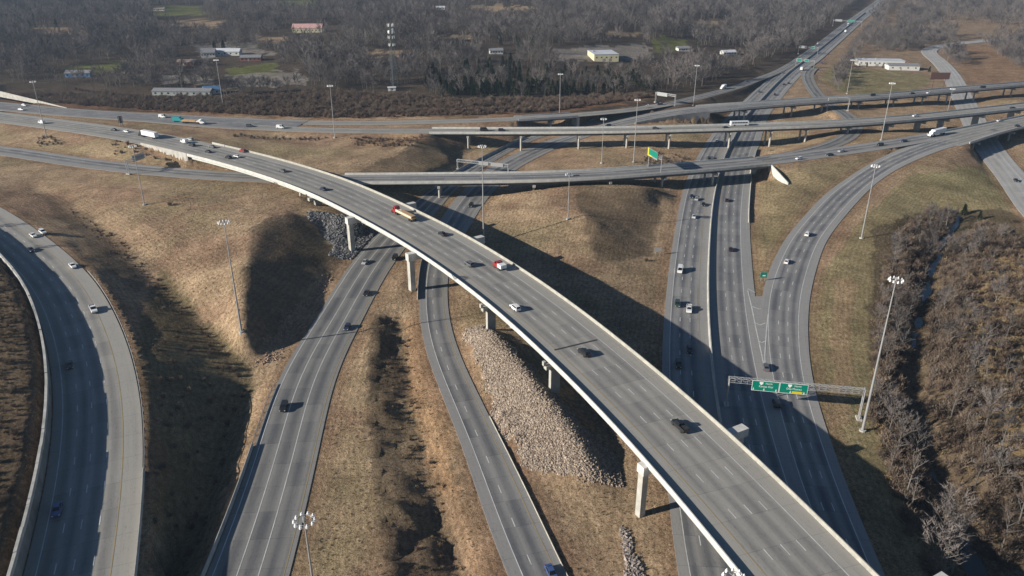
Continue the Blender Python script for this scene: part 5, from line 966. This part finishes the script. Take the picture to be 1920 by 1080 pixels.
CLEAR = [[(295,36),(425,38),(400,52),(310,50)], [(60,54),(140,52),(140,62),(60,64)], [(480,68),(545,70),(540,78),(485,78)], [(1140,58),(1205,60),(1200,68),(1140,66)], [(870,10),(1005,12),(1000,19),(880,19)], [(680,96),(760,94),(760,104),(690,106)], [(820,66),(880,64),(880,72),(820,74)], [(1290,40),(1360,38),(1360,46),(1290,48)], [(105,128),(248,108),(248,126),(235,150),(110,156)], [(330,100),(470,94),(530,112),(525,168),(410,176),(400,150),(300,158),(290,138),(330,134)], [(280,172),(420,166),(420,196),(280,196)], [(525,50),(640,48),(640,66),(525,68)], [(1030,90),(1220,80),(1240,124),(1060,124)], [(1225,74),(1300,72),(1300,100),(1230,100)], [(1250,90),(1400,90),(1390,108),(1260,112)], [(900,88),(960,84),(970,104),(905,108)], [(705,160),(790,158),(790,182),(705,182)], [(285,10),(385,10),(385,28),(285,28)], [(520,-4),(600,-4),(600,9),(520,9)], [(425,138),(575,128),(585,170),(425,172)], [(810,12),(845,12),(845,24),(810,24)]]
WOODP = [(-500,-60),(1680,-60),(1632,-8),(1590,16),(1552,50),(1500,92),(1440,112),(1385,140),(1310,166),(1250,174),(1000,184),(830,184),(640,168),(500,176),(420,182),(260,172),(120,162),(0,152),(-500,120)]
EVERP = [(782,142),(850,130),(900,120),(1060,128),(1180,140),(1250,154),(1256,172),(1000,182),(835,184),(800,165)]
x, y, z, px, py = candidates(560, 2500, 7.4, .0036)
w_ = inpoly(px, py, WOODP)
for c in CLEAR:
    for d_ in ((0, 5, 10, 15) if max(q_[1] for q_ in c) < 130 else (0,)): w_ &= ~inpoly(px, py - d_, c)
ever = w_ & (inpoly(px, py, EVERP) & (rng.random(len(x)) < .8) | (fbm(x, y, 55, 2, 77) > .69) & (rng.random(len(x)) < .6))
dens = fbm(x, y, 120, 3, 55); wood = w_ & ~ever & (rng.random(len(x)) < np.clip(.35 + 1.3 * dens, .3, .95))
EASTP = [[(1555,160),(1572,128),(1600,88),(1640,34),(1668,0),(1700,-30),(1720,-30),(1680,10),(1640,60),(1612,96),(1590,140),(1575,172)], [(1640,62),(1700,52),(1790,70),(1790,78),(1745,84),(1738,96),(1660,98),(1620,90)], [(1690,-40),(2100,-40),(2100,40),(1900,56),(1780,40),(1700,30)], [(1830,72),(1920,78),(1960,140),(1900,128)], [(1690,20),(1760,24),(1760,48),(1680,46)], [(1760,100),(1800,96),(1815,120),(1790,130)]]
e_ = np.zeros(len(x), bool)
for c in EASTP: e_ |= inpoly(px, py, c)
east = e_ & (rng.random(len(x)) < .62)
dist = np.hypot(x, y)
def near(mask, n): i = np.where(mask)[0]; return i[np.argsort(dist[i])][:n]
front = near(wood, 120); ev_i = near(ever, 70); ea_i = near(east, 35)
def zone(px_, py_):
    for lim, t in ((260, 'at the far left'), (560, 'round the left houses'), (800, 'near the cell tower'), (1050, 'behind the red brush in the centre'), (1280, 'below the cream building'), (9999, 'beside the far main road')):
        if px_ < lim: return t
BTREE = {}
for i in front: t = tree('bare_tree', BT[i % 6], (x[i], y[i], z[i]), random.uniform(.8, 1.2), random.uniform(0, 6.28), 'leafless grey tree fronting the wood ' + zone(px[i], py[i]), 'leafless trees of the far wood ' + zone(px[i], py[i])); BTREE.setdefault(int(i) % 6, t)
CTREE = {}
for i in ev_i: t = tree('evergreen_tree', CE[i % 3], (x[i], y[i], z[i]), random.uniform(.75, 1.25), random.uniform(0, 6.28), 'dark green evergreen standing in the wood ' + zone(px[i], py[i]), 'evergreens of the wood ' + zone(px[i], py[i])); CTREE.setdefault(int(i) % 3, t)
for i in ea_i: tree('bare_tree', BT[i % 6], (x[i], y[i], z[i]), random.uniform(.6, .95), random.uniform(0, 6.28), 'leafless tree in the hedges right of the far main road', 'leafless hedge trees by the warehouse')
def scatter(name, pts, scl, sources, label, cat):
    """one object: sources (lists of meshes' objects) instanced on points"""
    n = len(pts); me = bpy.data.meshes.new(name); me.vertices.add(n); me.vertices.foreach_set('co', np.asarray(pts, np.float32).ravel())
    for an, ty, val in (('scl', 'FLOAT', scl), ('rz', 'FLOAT', rng.uniform(0, 6.283, n)), ('vid', 'INT', rng.integers(0, len(sources), n))):
        a = me.attributes.new(an, ty, 'POINT'); a.data.foreach_set('value', np.asarray(val, np.float32 if ty == 'FLOAT' else np.int32))
    ob = link(name, me); tag(ob, label, cat, kind='stuff')
    ng = bpy.data.node_groups.new(name, 'GeometryNodeTree'); ng.interface.new_socket('Geometry', in_out='INPUT', socket_type='NodeSocketGeometry'); ng.interface.new_socket('Geometry', in_out='OUTPUT', socket_type='NodeSocketGeometry')
    N = ng.nodes.new; L = ng.links.new; gi = N('NodeGroupInput'); go = N('NodeGroupOutput'); jj = N('GeometryNodeJoinGeometry')
    for src in reversed(sources):
        g2 = N('GeometryNodeGeometryToInstance')
        for so in src: oi = N('GeometryNodeObjectInfo'); oi.inputs['Object'].default_value = so; oi.transform_space = 'ORIGINAL'; L(oi.outputs['Geometry'], g2.inputs[0])
        L(g2.outputs[0], jj.inputs[0])
    iop = N('GeometryNodeInstanceOnPoints'); iop.inputs['Pick Instance'].default_value = True
    def att(nm, ty): a = N('GeometryNodeInputNamedAttribute'); a.data_type = ty; a.inputs['Name'].default_value = nm; return a.outputs['Attribute']
    L(gi.outputs[0], iop.inputs['Points']); L(jj.outputs[0], iop.inputs['Instance']); L(att('vid', 'INT'), iop.inputs['Instance Index']); L(att('scl', 'FLOAT'), iop.inputs['Scale'])
    cx = N('ShaderNodeCombineXYZ'); L(att('rz', 'FLOAT'), cx.inputs[2]); L(cx.outputs[0], iop.inputs['Rotation']); L(iop.outputs[0], go.inputs[0])
    md = ob.modifiers.new('scatter', 'NODES'); md.node_group = ng; return ob
def fill(polys, sp, y0=60, y1=900, keep=.85, avoid=None):
    xs_, ys_ = [], []
    for poly in polys:
        W = np.array([hit(*p)[:2] for p in poly]); a, b_ = W.min(0), W.max(0); nx, ny = max(1, int((b_[0] - a[0]) / sp)), max(1, int((b_[1] - a[1]) / sp)); X, Y = np.meshgrid(a[0] + sp * np.arange(nx), a[1] + sp * np.arange(ny)); X = X + sp * rng.uniform(-.5, .5, X.shape); Y = Y + sp * rng.uniform(-.5, .5, Y.shape)
        m = inpoly(X, Y, [tuple(w) for w in W]) & (rng.random(X.shape) < keep); xs_.append(X[m]); ys_.append(Y[m])
    X = np.concatenate(xs_); Y = np.concatenate(ys_); m = np.ones(len(X), bool)
    for r_ in RD.values():
        for i in range(0, len(r_.P), 2): m &= (np.abs(X - r_.P[i, 0]) > 40) | (np.hypot(X - r_.P[i, 0], Y - r_.P[i, 1]) > r_.hw[i] + 2.0)
    X, Y = X[m], Y[m]; return np.stack([X, Y, ground(X, Y)], 1)
kids = lambda t: list(t.children)
rest = np.setdiff1d(np.where(wood)[0], front); rest_e = np.setdiff1d(np.where(ever)[0], ev_i); rest_a = np.setdiff1d(np.where(east)[0], ea_i)
far_i = np.r_[rest, rest_a]
scatter('bare_woodland', np.stack([x[far_i], y[far_i], z[far_i]], 1), (.7 + 1.05 * rng.random(len(far_i)) ** 1.3) * (.75 + .5 * fbm(x[far_i], y[far_i], 60, 2, 91)) * (1 + .1 * (dist[far_i] > 1200)), [kids(t) for t in BTREE.values()], 'purple-grey leafless woodland filling the distance', 'woodland')
if len(rest_e): scatter('evergreen_woodland', np.stack([x[rest_e], y[rest_e], z[rest_e]], 1), rng.uniform(.7, 1.2, len(rest_e)), [kids(t) for t in CTREE.values()], 'dark evergreens mixed into the far woodland', 'woodland')
HP = fill(EASTP[:2] + EASTP[3:], 5.0, keep=.8); scatter('hedge_thickets', HP, rng.uniform(.45, .85, len(HP)), [kids(t) for t in BTREE.values()], 'bare grey thickets and hedges right of the far main road', 'thicket')
print('woods', len(far_i), len(rest_e))
# brush: one clump of each sort stands as itself, the thickets are made of them
def clump(px_, py_, me, label): o = link('shrub', me); o.location = hit(px_, py_); tag(o, label, 'shrub'); return o
SH = [clump(318, 385, shrub(1, 2.6, 1.5, 60, SHR3), 'single dark shrub on the tan slope above the mound'), clump(1212, 490, shrub(2, 2.0, 1.4, 50, SHR1), 'lone red-brown shrub on the bare earth left of the main road'), clump(766, 640, shrub(3, 1.4, 1.2, 50, SHR2), 'small tan shrub left of the narrow ramp'), clump(1660, 486, shrub(4, 3.0, 1.8, 70, SHR3), 'grey shrub at the head of the creek scrub'), clump(1250, 250, shrub(5, 2.2, 1.6, 60, SHR1), 'red-brown shrub under the upper bridge')]
sh = lambda *ids: [[SH[i]] for i in ids]
RFP0 = [(868,622),(905,610),(940,632),(985,680),(1040,740),(1100,808),(1150,852),(1168,910),(1100,905),(1040,890),(985,885),(945,820),(905,730),(880,670)]
STRIPL = [(1690,430),(1740,398),(1800,392),(1770,440),(1735,520),(1700,640),(1690,760),(1720,880),(1790,1010),(1850,1120),(1760,1120),(1690,980),(1650,860),(1632,760),(1640,620),(1660,500)]
STRIPR = [(1775,470),(1840,420),(1890,430),(1920,500),(1990,600),(2010,760),(2010,1120),(1900,1120),(1800,960),(1752,820),(1732,720),(1742,600)]
P = np.vstack([fill([STRIPL], 1.9), fill([STRIPR], 2.2, keep=.85)]); gx_, gy_ = topx(P[:, 0], P[:, 1], P[:, 2]); P = P[~inpoly(gx_ + 50 * (fbm(P[:, 0], P[:, 1], 12, 2, 99) - .5), gy_, [(1815,520),(1900,470),(2100,600),(2100,1000),(1900,860),(1810,680)]) | (rng.random(len(P)) < .25)]; P = P[(fbm(P[:, 0], P[:, 1], 14, 2, 88) > .3)]; scatter('creek_scrub', P, rng.uniform(.7, 1.6, len(P)), sh(0, 3, 3, 2, 1), 'tangled brown and grey scrub along both banks of the creek', 'scrub')
P2 = fill([[(1820,470),(1890,440),(2000,560),(2010,900),(1900,820),(1800,640)]], 2.4, keep=.75); scatter('tan_brush', P2, rng.uniform(.8, 1.6, len(P2)), sh(2, 2, 1), 'dry tan brush patches right of the creek', 'scrub')
P = fill([[(-120,440),(-5,452),(46,560),(60,640),(58,760),(28,900),(-30,1040),(-160,1040),(-200,700)]], 2.4, keep=.8); scatter('wall_top_brush', P, rng.uniform(.3, .7, len(P)), sh(0, 2, 3), 'brush on the high ground behind the retaining wall', 'scrub')
P = fill([[(300,560),(360,600),(440,680),(468,720),(450,800),(400,940),(330,1120),(275,1120),(285,900),(300,760),(285,640)]], 2.3, keep=.22); scatter('gully_brush', P, rng.uniform(.35, .75, len(P)), sh(0, 3, 0), 'dark brush filling the shaded gully between curve and inner ramp', 'scrub')
P = fill([[(120,385),(215,440),(290,515),(360,585),(330,600),(250,520),(170,440)]], 3.0, keep=.5); scatter('ditch_brush', P, rng.uniform(.3, .7, len(P)), sh(0, 1, 3), 'low brush along the ditch beside the walled curve', 'scrub')
P = fill([[(715,600),(750,592),(775,700),(800,800),(835,900),(850,960),(800,960),(745,860),(715,760)], [(760,960),(830,960),(880,1100),(780,1110)]], 2.2, keep=.4); scatter('swale_brush', P, rng.uniform(.3, .75, len(P)), sh(2, 2, 1), 'rough brown growth in the washed-out swale between the ramps', 'scrub')
P = fill([[(990,640),(1040,690),(1110,790),(1170,880),(1140,880),(1070,780),(1000,690)]], 2.2, keep=.6); scatter('pier_brush', P, rng.uniform(.3, .7, len(P)), sh(1, 2, 0), 'weeds between the rock fill and the flyover piers', 'scrub')
RB = [[(0,176),(120,176),(260,184),(420,196),(640,206),(900,204),(1050,196),(1200,178),(1228,182),(1050,208),(900,216),(640,222),(420,214),(300,208),(150,198),(20,186)], [(-400,150),(0,160),(0,186),(-400,170)], [(120,164),(280,182),(420,184),(640,172),(840,186),(1000,186),(1240,174),(1200,182),(1000,200),(640,208),(300,192)]]
P = fill(RB, 3.1, keep=.85); scatter('red_brush', P, rng.uniform(.9, 1.7, len(P)), sh(1, 3, 4, 1), 'band of red-brown brush along the north side of the highway', 'scrub')
P = fill([[(655,255),(800,256),(770,278),(650,272)], [(430,250),(640,252),(640,262),(440,258)], [(205,255),(275,268),(330,290),(330,308),(215,290)], [(60,258),(120,258),(125,275),(70,275)], [(1210,290),(1255,285),(1300,300),(1270,308),(1200,312)]], 2.8, keep=.6); scatter('verge_brush', P, rng.uniform(.4, .9, len(P)), sh(1, 0, 3), 'scattered brush on the embankment verges', 'scrub')
# dry grass tufts over the near slopes
TUFT = [clump(352, 432, shrub(11, .62, .42, 15, SHR2, .05), 'tuft of tall dry grass on the slope above the mound'), clump(1130, 960, shrub(12, .5, .5, 14, SHR2, .06), 'tuft of dry grass below the near flyover pier'), clump(1600, 640, shrub(13, .45, .4, 14, veg_mat('brown_grass', (.12, .085, .05), (.22, .165, .10)), .05), 'tuft of brown grass beside the right exit curve')]
nT = 80000; X = rng.uniform(-170, 190, nT); Y = rng.uniform(105, 430, nT); gi_ = np.rint((Y - GY0) / GS).astype(int); gj_ = np.rint((X - GX0) / GS).astype(int)
okT = ~roadmask[gi_, gj_] & (rng.random(nT) < .15 + 1.0 * fbm(X, Y, 9, 3, 95)); Zt_ = ground(X, Y); pxT, pyT = topx(X, Y, Zt_); okT &= (pxT > -60) & (pxT < 1980) & (pyT < 1130) & ~inpoly(pxT, pyT, RFP0)
scatter('dry_grass', np.stack([X[okT], Y[okT], Zt_[okT]], 1), rng.uniform(.3, .8, okT.sum()), [[t] for t in TUFT], 'rough dry winter grass covering the slopes', 'grass'); print('tufts', okT.sum())
# single trees near the camera
n_ = 0
for poly, k, grp in ((STRIPL, 58, 'leafless saplings on the near bank of the creek'), (STRIPR, 72, 'leafless saplings on the far bank of the creek')):
    P = fill([poly], 5.2, keep=1); idx = rng.permutation(len(P))[:k]
    for i in idx:
        q_ = P[i]; big = random.random() < .3; tree('bare_sapling', BT[i % 6] if big else SAP[i % 3], q_, (random.uniform(.55, .85) if big else random.uniform(.7, 1.15)) * (1.25 if topx(*q_)[1] > 800 else 1), random.uniform(0, 6.28), 'leafless sapling in the scrub ' + ('between mast and creek' if poly is STRIPL else 'right of the creek'), grp)
for k, (px_, py_) in enumerate([(-60,430),(-75,452),(-110,560),(-150,640),(-140,760)]): q_ = hit(px_, py_); tree('bare_tree', BT[k % 6], q_, random.uniform(.5, .72), random.uniform(0, 6.28), 'leafless tree on the high ground behind the retaining wall', 'leafless trees above the retaining wall')
for px_, py_, sc, lb in ((1806,404,.7,'bright green cedar with long shadow at the top of the creek scrub'), (1836,412,.55,'smaller cedar right of the bright green cedar'), (1625,126,.5,'dark cedar in front of the warehouse left part'), (1655,128,.45,'green cedar between warehouse and shed'), (1742,136,.6,'dark cedar at the right end of the shed')): tree('cedar_tree', CE[int(px_) % 3], hit(px_, py_), sc, random.uniform(0, 6), lb, None)
for px_, py_, sc, lb in ((1667,145,.45,'single round bare tree on the field below the warehouse'), (1565,160,.7,'bare tree at the lower end of the hedge by the loop ramp')): tree('bare_tree', BT[1], hit(px_, py_), sc, 1, lb, None)

# ------------------------------------------------------------------ rock fill, creek
def rocks(name, poly, n, size, label, cols, lift=.0):
    W = np.array([hit(*p)[:2] for p in poly]); a, b_ = W.min(0), W.max(0); P = []
    while len(P) < n:
        q_ = a + (b_ - a) * rng.random((n * 3, 2)); q_ = q_[inpoly(q_[:, 0] + 9 * (fbm(q_[:, 0], q_[:, 1], 7, 3, 71) - .5) + rng.normal(0, .5, len(q_)), q_[:, 1] + 9 * (fbm(q_[:, 0], q_[:, 1], 7, 3, 72) - .5) + rng.normal(0, .5, len(q_)), [tuple(w) for w in W])]; P = q_ if len(P) == 0 else np.vstack([P, q_])
    P = P[:n]; m = np.ones(n, bool)
    for r_ in RD.values():
        for i in range(0, len(r_.P)):
            if r_.P[i, 2] < 4: m &= np.hypot(P[:, 0] - r_.P[i, 0], P[:, 1] - r_.P[i, 1]) > r_.hw[i] + .8
    P = P[m]; n = len(P); z_ = ground(P[:, 0], P[:, 1])
    base = np.array([(-1, -1, -1), (1, -1, -1), (1, 1, -1), (-1, 1, -1), (-1, -1, 1), (1, -1, 1), (1, 1, 1), (-1, 1, 1)]) * .5; base[4:, :2] *= .62
    s = size * (.45 + 1.5 * rng.random((n, 1, 1)) ** 2.2); V = base[None] * s * rng.uniform(.65, 1.25, (n, 1, 3)) + rng.uniform(-.14, .14, (n, 8, 3)) * s; an = rng.uniform(0, 6.28, n); ca, sa = np.cos(an)[:, None], np.sin(an)[:, None]; X = V[..., 0] * ca - V[..., 1] * sa; Y = V[..., 0] * sa + V[..., 1] * ca; V = np.stack([X, Y, V[..., 2]], 2)
    tl = rng.uniform(-.5, .5, (n, 1)); Zt = V[..., 2] * np.cos(tl) + V[..., 0] * np.sin(tl); V = np.stack([V[..., 0], V[..., 1], Zt], 2); V += np.stack([P[:, 0], P[:, 1], z_ + lift + .12 * size], 1)[:, None]
    q6 = np.array([(3, 2, 1, 0), (4, 5, 6, 7), (0, 1, 5, 4), (1, 2, 6, 5), (2, 3, 7, 6), (3, 0, 4, 7)]); Fq = (q6[None] + 8 * np.arange(n)[:, None, None]).reshape(-1, 4)
    m_ = bpy.data.materials.new(name); m_.use_nodes = True; nt = m_.node_tree; b0 = nt.nodes['Principled BSDF']; b0.inputs['Roughness'].default_value = .95; g = nd(nt, 'ShaderNodeNewGeometry'); rr = nd(nt, 'ShaderNodeValToRGB')
    rr.color_ramp.elements[0].color = (*cols[0], 1); rr.color_ramp.elements[1].color = (*cols[1], 1); nt.links.new(g.outputs['Random Per Island'], rr.inputs[0]); nt.links.new(rr.outputs[0], b0.inputs['Base Color'])
    tag(link(name, npmesh(name, V.reshape(-1, 3), Fq, m_)), label, 'rocks', kind='stuff')
RFP = [(868,622),(905,610),(940,632),(985,680),(1040,740),(1100,808),(1150,852),(1168,910),(1100,905),(1040,890),(985,885),(945,820),(905,730),(880,670)]
rocks('rock_fill', RFP, 36000, .36, 'pale pinkish rock fill heaped beside the narrow ramp', ((.20, .152, .115), (.47, .385, .305)))
rocks('dark_rock_slope', [(578,396),(640,404),(700,420),(708,440),(660,488),(632,484),(604,440)], 6500, .6, 'dark grey rock slope beneath the far flyover piers', ((.09, .09, .092), (.24, .235, .235)))
rocks('rock_strip', [(1165,985),(1190,1000),(1200,1100),(1168,1100)], 900, .45, 'thin strip of pale stones below the near flyover pier', ((.18, .15, .13), (.36, .31, .28)))
rocks('ditch_stones', [(470,690),(520,670),(560,610),(600,555),(625,520),(610,520),(560,580),(500,650)], 700, .4, 'loose stones in the reddish ditch by the inner ramp', ((.2, .14, .1), (.42, .3, .22)))
cl = [at(*q_) for q_ in ((1800,405,-2.6),(1762,450,-3.7),(1738,540,-4.1),(1712,650,-4.3),(1708,740,-4.5),(1730,830,-4.7),(1765,930,-4.9),(1840,1100,-5.1),(1900,1250,-5.3))]
mb = MB(); pv = None; cv = []
for i, q_ in enumerate(cl):
    d = cl[min(i + 1, len(cl) - 1)] - cl[max(i - 1, 0)]; n = np.array([d[1], -d[0]]) / np.hypot(d[0], d[1]) * 2.6; cv += [(q_[0] - n[0], q_[1] - n[1], q_[2]), (q_[0] + n[0], q_[1] + n[1], q_[2])]
tag(mb.add(cv, [(2 * i, 2 * i + 1, 2 * i + 3, 2 * i + 2) for i in range(len(cl) - 1)]).build('creek', mat('creek_water', (.02, .025, .025), .08)), 'narrow dark creek through the scrub', 'creek', kind='structure')

# ------------------------------------------------------------------ air
HZ = 1
if HZ:
    hb = MB().box((0, 4000, 60), (13000, 11000, 150)).mesh('haze'); hm = bpy.data.materials.new('haze_air'); hm.use_nodes = True; nt = hm.node_tree; nt.nodes.clear(); out = nd(nt, 'ShaderNodeOutputMaterial'); pv = nd(nt, 'ShaderNodeVolumePrincipled')
    pv.inputs['Color'].default_value = (.58, .76, 1, 1); pv.inputs['Density'].default_value = .000095; pv.inputs['Anisotropy'].default_value = .2; nt.links.new(pv.outputs[0], out.inputs['Volume']); hb.materials.append(hm); tag(link('haze', hb), 'thin blue winter haze', 'haze', kind='stuff')
